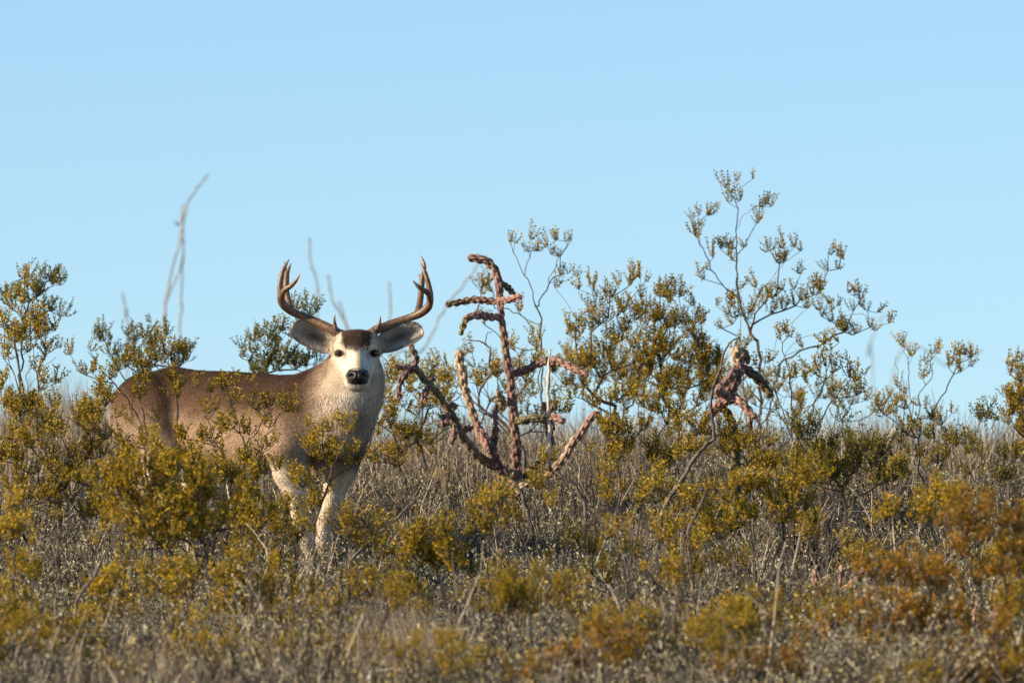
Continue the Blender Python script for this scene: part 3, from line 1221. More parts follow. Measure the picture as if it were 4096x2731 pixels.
b.inputs['Roughness'].default_value = .5

PINK = (.36, .20, .155)
PURP = (.185, .095, .078)
GREEN = (.17, .145, .06)
TAN = (.50, .36, .22)
YEL = (.36, .34, .08)
GREYW = (.34, .29, .24)


def cholla_arm(P, r, c0, c1, spines=1.0, knob=.58):
    """a rope of spiralling tubercles; P world polyline, r radii (m)"""
    P = spline(P, .0045)
    n = len(P)
    L = np.concatenate([[0], np.cumsum(np.linalg.norm(np.diff(P, axis=0), axis=1))])
    R = np.interp(np.linspace(0, 1, n), np.linspace(0, 1, len(r)), r)
    end = np.clip((L[-1] - L) / (R[-1] * 1.1), 0, 1)
    R = R * np.sqrt(np.clip(1 - (1 - end) ** 2, .02, 1))
    P = P + np.stack([np.sin(L * 41 + rng.uniform(0, 6.28)), np.cos(L * 33), np.sin(L * 37 + 2)], -1) * .0016
    T, N, B = frames(P)
    sides = 26
    th = np.arange(sides) / sides * 2 * math.pi
    mr_ = float(np.mean(R))
    rows = 5 if mr_ < .0135 else (7 if mr_ < .018 else 8)
    knob = knob * (1 if rows == 5 else .82)
    plen = float(np.clip(mr_ * 2.7, .030, .040))        # tubercle length along the stem
    ph = rng.uniform(0, 6.28)
    LL = L[:, None]
    TH = th[None, :]
    hel = rows * TH / (2 * math.pi) + LL * 9.0 + ph
    fr = hel - np.floor(hel)                            # across the ridge
    row = np.floor(hel)
    along = LL / plen + row * .618
    fa_ = along - np.floor(along)
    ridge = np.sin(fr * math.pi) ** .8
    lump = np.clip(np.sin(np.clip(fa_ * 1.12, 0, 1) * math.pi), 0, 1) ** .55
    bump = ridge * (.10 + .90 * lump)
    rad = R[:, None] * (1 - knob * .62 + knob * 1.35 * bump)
    ring = np.cos(TH)[..., None] * N[:, None] + np.sin(TH)[..., None] * B[:, None]
    V = (P[:, None] + ring * rad[..., None]).reshape(-1, 3)
    i = np.arange(n - 1)[:, None] * sides
    j = np.arange(sides)[None]
    k = (j + 1) % sides
    Q = np.stack([i + j, i + k, i + sides + k, i + sides + j], -1).reshape(-1, 4)
    cc = np.array(c0)[None] * (1 - L[:, None] / L[-1]) + np.array(c1)[None] * L[:, None] / L[-1]
    cell = np.random.default_rng(int(ph * 1000))
    tone = cell.lognormal(0, .22, 4096)
    tn = tone[(np.floor(along).astype(int) * 37 + row.astype(int) * 101) % 4096]
    gr = (cell.random(4096)[(np.floor(along).astype(int) * 53 + row.astype(int) * 71) % 4096] < .06)
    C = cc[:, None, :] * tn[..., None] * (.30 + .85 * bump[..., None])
    C = np.where(gr[..., None], np.array(GREEN) * tn[..., None], C)
    # spines from the upper end of each tubercle
    peak = (np.abs(fa_ - .62) < .12) & (np.abs(fr - .5) < .06)
    ii, jj = np.nonzero(peak)
    sp = None
    if len(ii) and spines > 0:
        m = int(len(ii) * 2.2 * spines)
        q = rng.integers(len(ii), size=m)
        ii, jj = ii[q], jj[q]
        p0 = P[ii] + ring[ii, jj] * (rad[ii, jj] * .96)[:, None]
        d = ring[ii, jj] + T[ii] * .35 + rng.normal(0, .55, (m, 3))
        d /= np.linalg.norm(d, axis=1)[:, None]
        s_ = np.cross(d, rng.normal(size=(m, 3)))
        s_ /= np.linalg.norm(s_, axis=1)[:, None]
        sl = rng.uniform(.012, .032, m)[:, None]
        sp = np.stack([p0 - s_ * .0005, p0 + s_ * .0005, p0 + d * sl], 1).reshape(-1, 3)
    return V, Q, C.reshape(-1, 3), sp


def cholla(label, base, arms, tox, d, grp=None):
    root = link('tree_cholla', None, loc=base)
    tag(root, label, 'cactus', grp)
    for kind, pts, r, c0, c1, spn in arms:
        P = np.array([at(*tox(p[0], p[1]), d + (p[2] if len(p) > 2 else 0)) if len(p) < 4 else p[:3] for p in pts])
        if kind == 'trunk':
            P = np.vstack([base, P])
        V, Q, C, sp = cholla_arm(P, np.array(r) / 1000, c0, c1, spn)
        me = mesh_np(kind, V - base, None, Q, [M_CH], smooth=True)
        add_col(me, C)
        a = link(kind, me, root)
        if sp is not None:
            me = mesh_np('spines', sp - base, np.arange(len(sp)).reshape(-1, 3), None, [M_SPINE])
            s = link('spines', me, a)
            s['kind'] = 'stuff'
    return root


c3 = lambda x, y: (1550 + x / 1.65, 950 + y / 1.65)
DCH = 48.0
cb = gp(c3(850, 0)[0], DCH)
cb[2] -= .03
A = []
A.append(('trunk', [(850, 1400), (832, 1220), (822, 1080), (815, 960), (800, 880), (790, 820), (780, 740), (765, 640), (755, 540), (745, 460), (740, 380), (735, 290), (715, 230), (680, 180), (640, 150), (590, 140), (528, 122)], [21, 20, 20, 18.5, 18, 17, 16.5, 16, 15, 13, 12.5, 15, 15, 15], PURP, PINK, .7))
A.append(('arm', [(738, 430), (690, 420, .03), (620, 410, .05), (560, 412, .06), (500, 425, .06), (440, 432, .05), (380, 440, .04)], [12, 13.5, 13, 12, 10.5], PURP, PURP, .8))
A.append(('arm', [(738, 420), (780, 412, -.05), (830, 402, -.09), (885, 392, -.13)], [11, 12.5, 12.5, 11], PINK, PINK, .8))
A.append(('arm', [(735, 528), (680, 522, -.05), (620, 513, -.09), (560, 520, -.12), (512, 535, -.14)], [13, 15, 16, 12], PINK, PINK, .8))
A.append(('arm', [(516, 535, -.14), (503, 570, -.15), (490, 605, -.15), (486, 645, -.15)], [11, 12, 10, 9], PURP, YEL, .8))
A.append(('arm', [(742, 300), (780, 318, .04), (810, 350, .07), (842, 378, .09)], [10, 12.5, 12.5, 9], GREEN, GREEN, .8))
A.append(('arm', [(812, 900), (870, 888, .03), (930, 865, .04), (1000, 830, .03), (1060, 812, -.02), (1120, 818, -.08), (1180, 845, -.12), (1250, 875, -.15), (1325, 912, -.17)], [14, 15, 15, 15, 14, 13, 11], PURP, PINK, .8))
A.append(('arm', [(1080, 825, 0), (1092, 850, .03), (1100, 880, .05)], [9, 11, 9], GREEN, GREEN, .8))
L6 = [(830, 1560, 0), (690, 1500, -.05), (600, 1440, -.10), (540, 1370, -.13), (480, 1290, -.16), (440, 1200, -.17), (400, 1130, -.19), (360, 1080, -.20), (320, 1020, -.21), (280, 975, -.22), (240, 935, -.23), (210, 890, -.24), (178, 850, -.25)]
A.append(('arm', L6, [19, 18, 17, 16, 16, 15, 14, 13, 12], PINK, GREEN, .8))
for pts, r, ca, cb_ in [
    ([(180, 858, -.25), (190, 800, -.26), (175, 750, -.27), (150, 700, -.28)], [9, 10.5, 10, 9], PURP, PINK),
    ([(182, 858, -.25), (130, 855, -.29), (90, 858, -.32), (42, 843, -.35)], [9, 10, 9, 8], PINK, PINK),
    ([(178, 862, -.25), (130, 890, -.27), (100, 925, -.28), (78, 968, -.29)], [11, 13, 13, 11], PURP, PURP),
    ([(82, 965, -.29), (74, 1010, -.29), (82, 1072, -.29)], [9, 10.5, 8.5], PINK, PURP),
    ([(280, 978, -.22), (252, 1018, -.25), (238, 1050, -.27), (234, 1085, -.28)], [11, 13, 12, 9], PURP, PINK),
    ([(265, 965, -.22), (288, 945, -.19), (312, 930, -.17)], [10, 12, 9], PINK, PURP),
    ([(405, 1140, -.18), (382, 1190, -.22), (363, 1245, -.25)], [12, 16, 12], PINK, PURP),
    ([(448, 1235, -.17), (440, 1300, -.20), (408, 1365, -.22)], [11, 13, 10], PURP, PINK),
    ([(400, 1130, -.19), (430, 1105, -.16), (455, 1120, -.13)], [11, 14, 10], PINK, PURP),
    ([(480, 1290, -.16), (520, 1260, -.12), (560, 1255, -.08)], [11, 13, 10], PURP, PURP),
]:
    A.append(('arm', pts, r, ca, cb_, .8))
A.append(('arm', [(780, 1560, .05), (700, 1450, .07), (620, 1310, .09), (570, 1200, .10), (545, 1110, .10), (520, 1020, .11), (498, 960, .11), (500, 900, .11), (482, 850, .11), (474, 800, .11), (478, 742, .11)], [17, 17, 16, 15, 15, 16, 17, 19], PINK, TAN, .5))
A.append(('arm', [(560, 1160, .1), (600, 1250, .05), (645, 1330, .03), (665, 1410, .02)], [13, 14, 14, 11], PURP, PINK, .8))
A.append(('arm', [(760, 1560, -.06), (702, 1420, -.10), (705, 1330, -.11), (715, 1235, -.12)], [13, 14, 14, 12], PURP, PURP, .8))
A.append(('arm', [(715, 1240, -.12), (710, 1160, -.12), (715, 1095, -.12)], [10, 11, 9], PINK, PURP, .8))
A.append(('arm', [(838, 1210, 0), (900, 1205, -.05), (960, 1193, -.07), (1020, 1200, -.08), (1065, 1190, -.09)], [14, 16, 16, 14], GREEN, GREEN, .8))
A.append(('arm', [(1062, 1190, -.09), (1110, 1185, -.13), (1172, 1215, -.17)], [13, 16, 13], PINK, PINK, .9))
A.append(('arm', [(870, 1600, .05), (1010, 1480, .06), (1085, 1400, .06), (1080, 1330, .06), (1060, 1260, .05), (1050, 1200, .05), (1045, 1150, .05), (1033, 1080, .05)], [14, 14, 14, 13, 13, 12, 11], GREEN, PINK, .8))
A.append(('arm', [(1070, 1230, .05), (1080, 1150, .03), (1100, 1100, .02)], [11, 12, 9], PURP, PINK, .8))
A.append(('arm', [(760, 1095, .02), (745, 1045, -.03), (722, 1020, -.06)], [12, 14, 11], TAN, TAN, .5))
A.append(('arm', [(880, 1650, -.08), (1060, 1560, -.14), (1165, 1450, -.18), (1210, 1380, -.19), (1260, 1310, -.2), (1310, 1230, -.2), (1350, 1185, -.2), (1388, 1155, -.2)], [15, 15, 15, 15, 15, 12], TAN, PINK, .4))
A.append(('arm', [(1378, 1160, -.2), (1440, 1240, -.15), (1475, 1300, -.12)], [11, 14, 11], PURP, GREEN, .4))
cholla('tall purple branching cholla cactus with drooping arms beside the deer', cb, A, c3, DCH)

c5 = lambda x, y: (2700 + x / 3.136, 1300 + y / 3.136)
D5 = 47.0
cb2 = gp(c5(770, 0)[0], D5)
cb2[2] -= .03
A = [
    ('trunk', [(762, 1560), (750, 1400), (730, 1300), (700, 1200), (660, 1110), (600, 1030), (575, 995, -.02)], [16, 16, 17, 17, 16, 15], GREEN, GREEN, .5),
    ('arm', [(165, 1435, -.12), (250, 1360, -.10), (320, 1290, -.08), (360, 1220, -.07), (420, 1140, -.05), (490, 1065, -.03), (560, 1000, -.02), (620, 920, -.02), (690, 830, -.02), (740, 740, -.02), (785, 640, -.02), (810, 560, -.02), (818, 490, -.02)], [10, 11, 12, 13, 16, 19, 21, 21, 20, 19, 17, 15], PINK, PURP, .7),
    ('arm', [(790, 520, 0), (740, 590, -.05), (690, 660, -.08), (620, 740, -.10), (560, 800, -.12), (505, 865, -.13)], [13, 15, 15, 14, 12], PURP, PINK, .7),
    ('arm', [(640, 880, -.03), (580, 850, -.08), (500, 895, -.12)], [13, 14, 11], PINK, PINK, .7),
    ('arm', [(815, 510, -.02), (795, 430, -.02), (775, 350, -.02), (745, 260, -.02)], [15, 23, 24, 13], TAN, TAN, .6),
    ('arm', [(800, 330, 0), (850, 345, .03), (885, 410, .05), (912, 488, .06)], [14, 18, 17, 10], GREEN, GREEN, .6),
    ('arm', [(825, 540, 0), (920, 570, .04), (1000, 630, .06), (1070, 700, .07), (1120, 770, .08), (1170, 840, .08), (1205, 912, .08)], [14, 18, 18, 18, 17, 14], PURP, GREEN, .6),
    ('arm', [(610, 985, -.02), (700, 930, -.07), (780, 940, -.10), (850, 990, -.12), (910, 1060, -.13), (960, 1120, -.14), (1030, 1145, -.15)], [15, 18, 19, 18, 15, 12], PINK, PINK, .8),
    ('arm', [(955, 1120, -.14), (940, 1230, -.14), (950, 1325, -.14)], [9, 10.5, 8], PURP, PURP, .8),
]
cholla('smaller pink cholla cactus with a drooping arm, behind a curved bare branch', cb2, A, c5, D5)
# low chollas showing as pink stubs between the bushes
c8 = lambda x, y: (2700 + x / 1.685, 1900 + y / 1.685)
for (x, y, dd, lab) in [(1050, 600, 40.5, 'stubby pale pink cholla on open ground among grey brush'), (1960, 830, 37.5, 'low leaning pink cholla arm beside the orange bush'), (420, 1050, 37.0, 'small knobbly pink cholla low among grey shrubs beside the biggest orange bush')]:
    bx = gp(c8(x, y)[0], dd)
    bx[2] -= .02
    tp = at(*c8(x, y), dd)
    hgt = max(.18, tp[2] - bx[2])
    AA = [('trunk', [(*(bx + np.array([.01, 0, hgt * .5])), 1), (*(bx + np.array([.05, 0, hgt])), 1)], [12, 13, 10], TAN, PINK, 1),
          ('arm', [(*(bx + np.array([.03, 0, hgt * .7])), 1), (*(bx + np.array([.10, -.03, hgt * .85])), 1), (*(bx + np.array([.13, -.04, hgt * 1.02])), 1)], [9, 11, 8], PINK, PINK, 1),
          ('arm', [(*(bx + np.array([.02, 0, hgt * .6])), 1), (*(bx + np.array([-.05, -.03, hgt * .75])), 1), (*(bx + np.array([-.06, -.02, hgt * .95])), 1)], [9, 11, 8], PINK, PINK, 1)]
    cholla(lab, bx, AA, c8, dd)

# fallen cholla pieces
for (pts, r, lab) in [([(400, 1430), (450, 1490), (492, 1545)], 13, 'broken tan cholla limb leaning at the foot of the tall cholla'), ([(150, 1515), (200, 1530), (250, 1540)], 12, 'short pale cholla stub lying between the deer and the tall cholla')]:
    P = np.array([at(*c3(*p), 50.6) for p in pts])
    lowp = P[np.argmin(P[:, 2])]
    V, Q, C, sp = cholla_arm(P, np.array([r, r * 1.1, r * .8]) / 1000, TAN, PINK, .4)
    # let its lower end rest in the brush on the ground
    dz = float(G(lowp[0], lowp[1])) - lowp[2]
    ext = np.array([lowp, lowp + np.array([.03, 0, dz - .01])])
    v2, t2, q2 = tube(spline(ext, .02), .008, 7)
    me = mesh_np('fallen_cholla_limb', np.vstack([V, v2]) - P[0], t2 + len(V), np.vstack([Q, q2 + len(V)]), [M_CH], smooth=True)
    add_col(me, np.vstack([C, np.tile(np.array(TAN) * .7, (len(v2), 1))]))
    tag(link('fallen_cholla_limb', me, loc=P[0]), lab, 'cactus limb')

# ------------------------------------------------------------------ ocotillos far behind the crest
def ocotillo(label, base_px, d, lines):
    base = gp(base_px, d)
    base[2] -= .05
    root = link('ocotillo', None, loc=base)
    tag(root, label, 'ocotillo')
    for pts in lines:
        pts = [at(x, y, d + q) for x, y, q in pts]
        P = np.vstack([base, base * .55 + pts[0] * .45 + np.array([0, 0, -.1]), pts]) if np.linalg.norm(pts[0] - base) > .3 else np.array(pts)
        P = spline(P, .05)
        P += rng.normal(0, .004, P.shape)
        R = np.linspace(.012, .007, len(P))
        mb = MB()
        v, t, q = tube(P, R, 7)
        mb.add(v, t, q)
        # thorns
        m = len(P) * 6
        ii = rng.integers(0, len(P), m)
        dd_ = rng.normal(size=(m, 3))
        dd_ /= np.linalg.norm(dd_, axis=1)[:, None]
        s_ = np.cross(dd_, rng.normal(size=(m, 3)))
        s_ /= np.linalg.norm(s_, axis=1)[:, None]
        p0 = P[ii]
        tv = np.stack([p0 - s_ * .0015, p0 + s_ * .0015, p0 + dd_ * .028], 1).reshape(-1, 3)
        mb.add(tv, np.arange(m * 3).reshape(-1, 3))
        link('stem', mb.mesh('stem', [M_OCO], smooth=False, origin=base), root)


ocotillo('tall ocotillo with two crossing wands and a short side shoot, far behind the deer', 640, 88, [
    [(655, 1380, 0), (668, 1180, 0), (690, 1070, 0), (712, 990, 0), (735, 880, .2), (755, 800, .3), (800, 740, .4), (830, 700, .4)],
    [(655, 1380, -.1), (672, 1190, -.2), (705, 1110, -.2), (735, 1020, -.3), (730, 950, -.3)],
    [(733, 930, 0), (718, 905, -.1), (700, 890, -.2)]])
ocotillo('single short ocotillo wand rising alone beside the tall crossing wands', 505, 95, [[(508, 1400, 0), (503, 1260, 0), (492, 1170, 0)]])
ocotillo('fan of slender ocotillo wands rising far behind the antlers of the deer', 1480, 86, [
    [(1420, 1560, 0), (1280, 1300, .2), (1272, 1150, .3), (1240, 1040, .3), (1238, 950, .3)],
    [(1430, 1550, 0), (1385, 1310, 0), (1330, 1200, 0), (1313, 1105, 0)],
    [(1430, 1550, -.1), (1390, 1320, -.2), (1365, 1230, -.2), (1355, 1205, -.2)],
    [(1500, 1540, 0), (1555, 1280, 0), (1557, 1130, 0)],
    [(1540, 1540, .1), (1690, 1400, .1), (1770, 1250, .2), (1860, 1130, .3), (1945, 1020, .3)]])
ocotillo('faint pair of ocotillo wands far behind the tall thin bush', 3480, 120, [
    [(3490, 1560, 0), (3470, 1420, 0), (3510, 1300, 0), (3540, 1260, 0)], [(3560, 1560, 0), (3800, 1460, 0), (3930, 1400, 0)]])
# ------------------------------------------------------------------ creosote bushes (boxes read off the 2352 px view)
# standing against the sky behind the deer and the chollas
bush('tall sparse creosote bush with thin forked stems rising highest against the sky', 1730, 51.5,
     [(1662, 405, 1712, 450), (1660, 440, 1690, 470), (1720, 450, 1772, 478), (1720, 490, 1755, 515), (1582, 470, 1612, 510), (1600, 475, 1632, 500), (1585, 520, 1625, 560),
      (1650, 535, 1690, 570), (1680, 550, 1715, 575), (1625, 555, 1660, 590), (1660, 570, 1700, 600), (1582, 600, 1620, 640), (1800, 545, 1843, 580), (1770, 570, 1815, 610), (1755, 555, 1780, 580),
      (1895, 550, 1925, 580), (1925, 575, 1968, 600), (1900, 590, 1940, 620), (1820, 600, 1850, 640), (1735, 635, 1800, 690), (1650, 650, 1720, 730), (1780, 680, 1850, 720),
      (1860, 640, 1900, 680), (1870, 680, 1930, 720), (1790, 640, 1830, 680), (1940, 650, 1990, 700), (1960, 690, 2010, 730), (1990, 725, 2035, 760), (1900, 720, 1960, 760), (1690, 690, 1740, 740), (1830, 640, 1870, 720), (1930, 730, 1990, 770)],
     dens=.62, thick=.35, lib=LOOSE, mleaf=M_LEAF, bf=.18, rmax=.012,
     stems=[[(1745, 830), (1722, 760), (1698, 690), (1690, 600), (1692, 500), (1688, 440)], [(1698, 690), (1650, 640), (1610, 560), (1595, 500)], [(1690, 600, .1), (1660, 570, .12), (1635, 540, .14)],
            [(1692, 520), (1715, 490, -.1), (1750, 465, -.12)], [(1770, 830, .1), (1800, 760, .15), (1860, 700, .2), (1890, 650, .2), (1905, 590, .2)], [(1722, 760, 0), (1760, 660, -.1), (1800, 600, -.15), (1830, 560, -.15)],
            [(1800, 820, .2), (1900, 760, .25), (1960, 720, .25), (2010, 735, .25)]])
bush('slim two-headed creosote bush rising behind the tall cholla', 1240, 50.8,
     [(1165, 525, 1205, 565), (1200, 550, 1248, 580), (1258, 530, 1338, 560), (1262, 560, 1300, 590), (1085, 620, 1140, 660), (1110, 640, 1150, 680), (1280, 610, 1330, 640), (1100, 700, 1140, 740), (1180, 690, 1210, 720)],
     dens=.6, thick=.2, lib=LOOSE, bf=.15, rmax=.010,
     stems=[[(1245, 830), (1240, 750), (1235, 700), (1205, 630), (1180, 580), (1170, 550)], [(1235, 700), (1265, 640, -.06), (1285, 590, -.08), (1310, 548, -.1)], [(1205, 630, .02), (1215, 590, .05), (1225, 565, .06)], [(1230, 780, .1), (1150, 700, .15), (1120, 650, .15)]])
bush('broad golden creosote bush against the sky between the two chollas', 1400, 50.0,
     [(1330, 640, 1420, 690), (1420, 615, 1485, 660), (1330, 690, 1400, 770), (1400, 680, 1470, 740), (1290, 720, 1350, 800), (1350, 760, 1440, 850), (1290, 800, 1360, 870), (1420, 740, 1480, 810)], dens=.75, thick=.3, bf=.25, lib=LOOSE)
bush('dense golden creosote bush behind the smaller pink cholla', 1570, 50.5,
     [(1460, 690, 1540, 760), (1500, 645, 1560, 700), (1540, 690, 1620, 770), (1470, 750, 1560, 850), (1560, 760, 1650, 850), (1480, 840, 1600, 930), (1600, 820, 1680, 900), (1430, 800, 1490, 880)], dens=.85, thick=.3, bf=.25)
bush('twiggy fine-leaved creosote bush with dark stems in front of the tallest bush', 1830, 47.6,
     [(1770, 740, 1830, 790), (1870, 760, 1930, 800), (1690, 770, 1740, 810), (1740, 800, 1790, 840), (1840, 800, 1900, 860), (1900, 800, 1960, 860), (1950, 830, 2000, 880), (1780, 830, 1840, 880), (1870, 860, 1930, 910), (1930, 870, 1990, 910), (1800, 890, 1850, 930), (1680, 800, 1720, 850)],
     dens=.55, thick=.25, lib=LOOSE, bf=.2, stems=[[(1830, 1010), (1820, 930), (1810, 850), (1795, 790)], [(1850, 1010), (1870, 930), (1900, 870), (1905, 810)], [(1860, 1010), (1920, 910), (1960, 860)], [(1815, 1000), (1780, 900), (1730, 830)]])
bush('leggy creosote bush with flat leafy heads standing alone on the crest', 2095, 52.0,
     [(2068, 765, 2100, 800), (2090, 790, 2120, 830), (2050, 860, 2085, 900), (2130, 780, 2165, 820), (2140, 830, 2210, 850), (2170, 810, 2225, 840), (2200, 790, 2250, 830), (2110, 845, 2135, 870), (2090, 900, 2140, 930)],
     dens=.7, thick=.15, lib=LOOSE, bf=.15, stems=[[(2098, 960), (2090, 900), (2085, 840), (2078, 790)], [(2110, 960), (2115, 900), (2135, 870), (2145, 810)], [(2130, 960), (2170, 900), (2195, 850), (2215, 820)], [(2092, 950, .05), (2065, 880, .05), (2058, 820, .05)]])
bush('leafy round-topped creosote bush on the crest beside the leggy crest bush', 2350, 49.5,
     [(2320, 815, 2400, 880), (2310, 870, 2400, 940), (2290, 900, 2360, 960), (2330, 930, 2420, 1010), (2330, 1000, 2400, 1060)], dens=.8, thick=.3)
bush('green creosote bush behind the shoulder and antler of the deer', 640, 49.5,
     [(590, 735, 650, 790), (690, 690, 745, 740), (600, 780, 680, 850), (660, 740, 720, 790), (540, 775, 580, 820), (560, 810, 620, 860), (650, 800, 740, 860)], dens=.8, thick=.25, mleaf=M_LEAFG, bf=.2)
bush('green creosote bush behind the back of the deer', 320, 51.0,
     [(225, 740, 280, 790), (280, 735, 350, 790), (330, 750, 380, 800), (400, 780, 460, 830), (250, 790, 330, 850), (340, 800, 420, 850)], dens=.7, thick=.25, mleaf=M_LEAFG, bf=.2)
bush('dark-topped creosote bush behind the tall thin bush beside the rump', 110, 50.5,
     [(75, 610, 135, 660), (60, 650, 115, 700), (20, 640, 70, 700), (100, 690, 135, 715), (0, 740, 50, 800), (60, 720, 110, 770)], dens=.9, thick=.2, mleaf=M_LEAFG, bf=.25)
bush('golden creosote bush growing between the deer and the tall cholla', 950, 49.0,
     [(960, 830, 1030, 880), (880, 830, 930, 880), (870, 890, 960, 960), (950, 880, 1040, 950), (860, 950, 940, 1010), (930, 960, 1010, 1050), (850, 1010, 920, 1080), (1000, 950, 1060, 1000)], dens=.75, thick=.3, bf=.25)
bush('dusty creosote bush directly behind the arms of the tall cholla', 1180, 49.2,
     [(1040, 850, 1110, 900), (1100, 820, 1160, 880), (1180, 830, 1250, 900), (1230, 880, 1310, 950), (1100, 900, 1180, 960), (1190, 920, 1260, 980), (1160, 760, 1210, 800), (1200, 770, 1260, 830)], dens=.62, thick=.3, lib=LOOSE, bf=.25)

bush('low wide brownish creosote thicket behind the broad golden bush on the crest', 1480, 52.6,
     [(1300, 790, 1400, 880), (1390, 800, 1500, 900), (1490, 820, 1600, 910), (1590, 830, 1700, 920), (1250, 830, 1330, 910)], dens=.6, thick=.4, bf=.3)
bush('low creosote thicket on the crest at the foot of the tallest sparse bush', 1830, 53.0,
     [(1720, 840, 1810, 920), (1800, 850, 1900, 930), (1890, 860, 1990, 930), (1980, 890, 2060, 940)], dens=.5, thick=.4, bf=.3, lib=LOOSE)
bush('low creosote thicket on the crest between the deer and the slim two-headed bush', 1000, 52.0,
     [(880, 800, 960, 880), (950, 820, 1050, 900), (1040, 800, 1130, 890), (1120, 830, 1220, 910)], dens=.5, thick=.4, bf=.3, lib=LOOSE)

# in the deer's own plane
bush('tall thin creosote bush with bare dark stems beside the rump of the deer', 62, 44.3,
     [(55, 612, 70, 640), (35, 625, 62, 655), (18, 665, 38, 700), (30, 690, 60, 720), (55, 710, 95, 735), (62, 745, 100, 765), (95, 735, 135, 760), (0, 715, 25, 750), (15, 735, 60, 780), (85, 750, 110, 780), (60, 790, 90, 820), (0, 780, 40, 830), (95, 790, 130, 830), (110, 780, 140, 795),
      (0, 850, 50, 900), (70, 850, 120, 900), (0, 900, 60, 980), (60, 900, 130, 960)],
     dens=.62, thick=.2, bf=.2, stems=[[(48, 1010), (45, 900), (52, 800), (60, 740), (58, 680), (48, 640)], [(55, 1010), (60, 900, -.05), (75, 820, -.08), (95, 760, -.1), (130, 745, -.1)], [(45, 900), (20, 820, .05), (10, 750, .06)], [(60, 900, -.05), (95, 850, -.1), (130, 820, -.12)]])
bush('creosote bush in front of the rump, its twigs crossing the back of the deer', 385, 43.6,
     [(340, 765, 395, 800), (395, 790, 435, 815), (340, 790, 400, 840), (280, 800, 330, 850), (225, 830, 270, 880), (180, 780, 215, 830), (160, 830, 215, 870), (230, 870, 310, 920), (300, 830, 350, 880), (370, 840, 410, 870), (200, 880, 260, 930), (390, 870, 420, 900), (330, 930, 370, 960), (180, 930, 250, 980), (410, 880, 440, 910)],
     dens=.62, thick=.2, bf=.18, stems=[[(400, 1050), (410, 950), (400, 880), (385, 820), (370, 780)], [(330, 1030), (300, 930), (250, 870), (200, 810)], [(340, 1030), (320, 900), (300, 850)], [(400, 880), (350, 830), (345, 790)]])
bush('creosote bush in front of the flank, leafy twigs reaching over the belly', 570, 43.5,
     [(450, 870, 520, 900), (520, 860, 580, 890), (440, 920, 500, 950), (500, 900, 560, 920), (560, 910, 610, 940), (640, 905, 690, 950), (600, 940, 640, 980), (540, 960, 600, 1010), (600, 990, 650, 1030), (450, 980, 520, 1030), (510, 1020, 580, 1060), (380, 970, 440, 1020), (390, 1020, 460, 1070), (570, 1040, 650, 1090)],
     dens=.62, thick=.2, bf=.2, stems=[[(560, 1130), (560, 1030), (540, 960), (520, 900)], [(575, 1130), (600, 1040), (630, 970), (660, 930)], [(545, 1130), (500, 1030), (470, 950)], [(560, 1030), (610, 960), (640, 920)]])
bush('creosote bush in front of the chest and forelegs of the deer', 720, 42.6,
     [(700, 955, 770, 1000), (740, 980, 800, 1040), (690, 1000, 750, 1060), (650, 1060, 710, 1110), (740, 1040, 800, 1080), (770, 1020, 820, 1060), (700, 1110, 760, 1170)], dens=.85, thick=.2, bf=.25)
bush('leafy creosote bush spreading before the rump of the deer under tall thin stems', 130, 42.8,
     [(30, 900, 110, 960), (100, 930, 190, 990), (180, 920, 270, 1000), (0, 960, 90, 1040), (80, 990, 180, 1060), (170, 1000, 280, 1070), (40, 1050, 140, 1110), (130, 1060, 240, 1130), (0, 1000, 50, 1100), (250, 1000, 330, 1080), (60, 1100, 160, 1180), (180, 1110, 280, 1190)], dens=.72, thick=.35, bf=.3)
bush('creosote bush below the flank of the deer with upright leafy shoots', 470, 41.8,
     [(300, 1000, 370, 1060), (360, 1020, 440, 1080), (430, 1050, 520, 1120), (500, 1080, 570, 1140), (290, 1060, 370, 1120), (400, 1100, 480, 1170), (540, 1100, 640, 1180), (470, 1140, 560, 1220), (590, 1150, 660, 1230)], dens=.75, thick=.35, bf=.3)
bush('creosote bush at the knees of the deer with thin bare twigs', 650, 41.5,
     [(640, 1130, 700, 1180), (560, 1180, 640, 1250), (640, 1200, 700, 1260), (500, 1200, 570, 1280), (700, 1180, 760, 1220), (560, 1250, 640, 1310)], dens=.6, thick=.3, bf=.25)
bush('small green creosote bush sprouting before the smaller pink cholla', 1600, 46.2,
     [(1560, 960, 1620, 1000), (1610, 950, 1670, 1000), (1640, 980, 1720, 1040), (1560, 1000, 1640, 1050), (1700, 1000, 1760, 1050), (1720, 1040, 1800, 1090)], dens=.8, thick=.3, mleaf=M_LEAF)
bush('low bright golden-green creosote bush on the slope between the two chollas', 1440, 46.8,
     [(1350, 890, 1420, 940), (1410, 870, 1480, 930), (1470, 900, 1540, 960), (1360, 940, 1450, 1000), (1440, 950, 1520, 1010), (1380, 1000, 1460, 1060), (1460, 1010, 1560, 1070), (1540, 900, 1590, 950)], dens=.75, thick=.3, mleaf=M_LEAF)
bush('dark green dense creosote bush at the foot of the twiggy fine-leaved bush', 1890, 45.8,
     [(1800, 960, 1880, 1020), (1870, 990, 1960, 1040), (1810, 1020, 1900, 1080), (1900, 1030, 2000, 1080), (1960, 1000, 2040, 1060), (1850, 1070, 1960, 1120), (1990, 1060, 2080, 1120)], dens=.85, thick=.35, mleaf=M_LEAFG)
bush('sprawling creosote bush among dry grass under the leggy crest bush', 2120, 47.2,
     [(2060, 960, 2130, 1010), (2120, 930, 2180, 990), (2050, 910, 2100, 950), (2170, 980, 2230, 1040), (2080, 1010, 2160, 1060), (2000, 920, 2050, 960)], dens=.6, thick=.3)
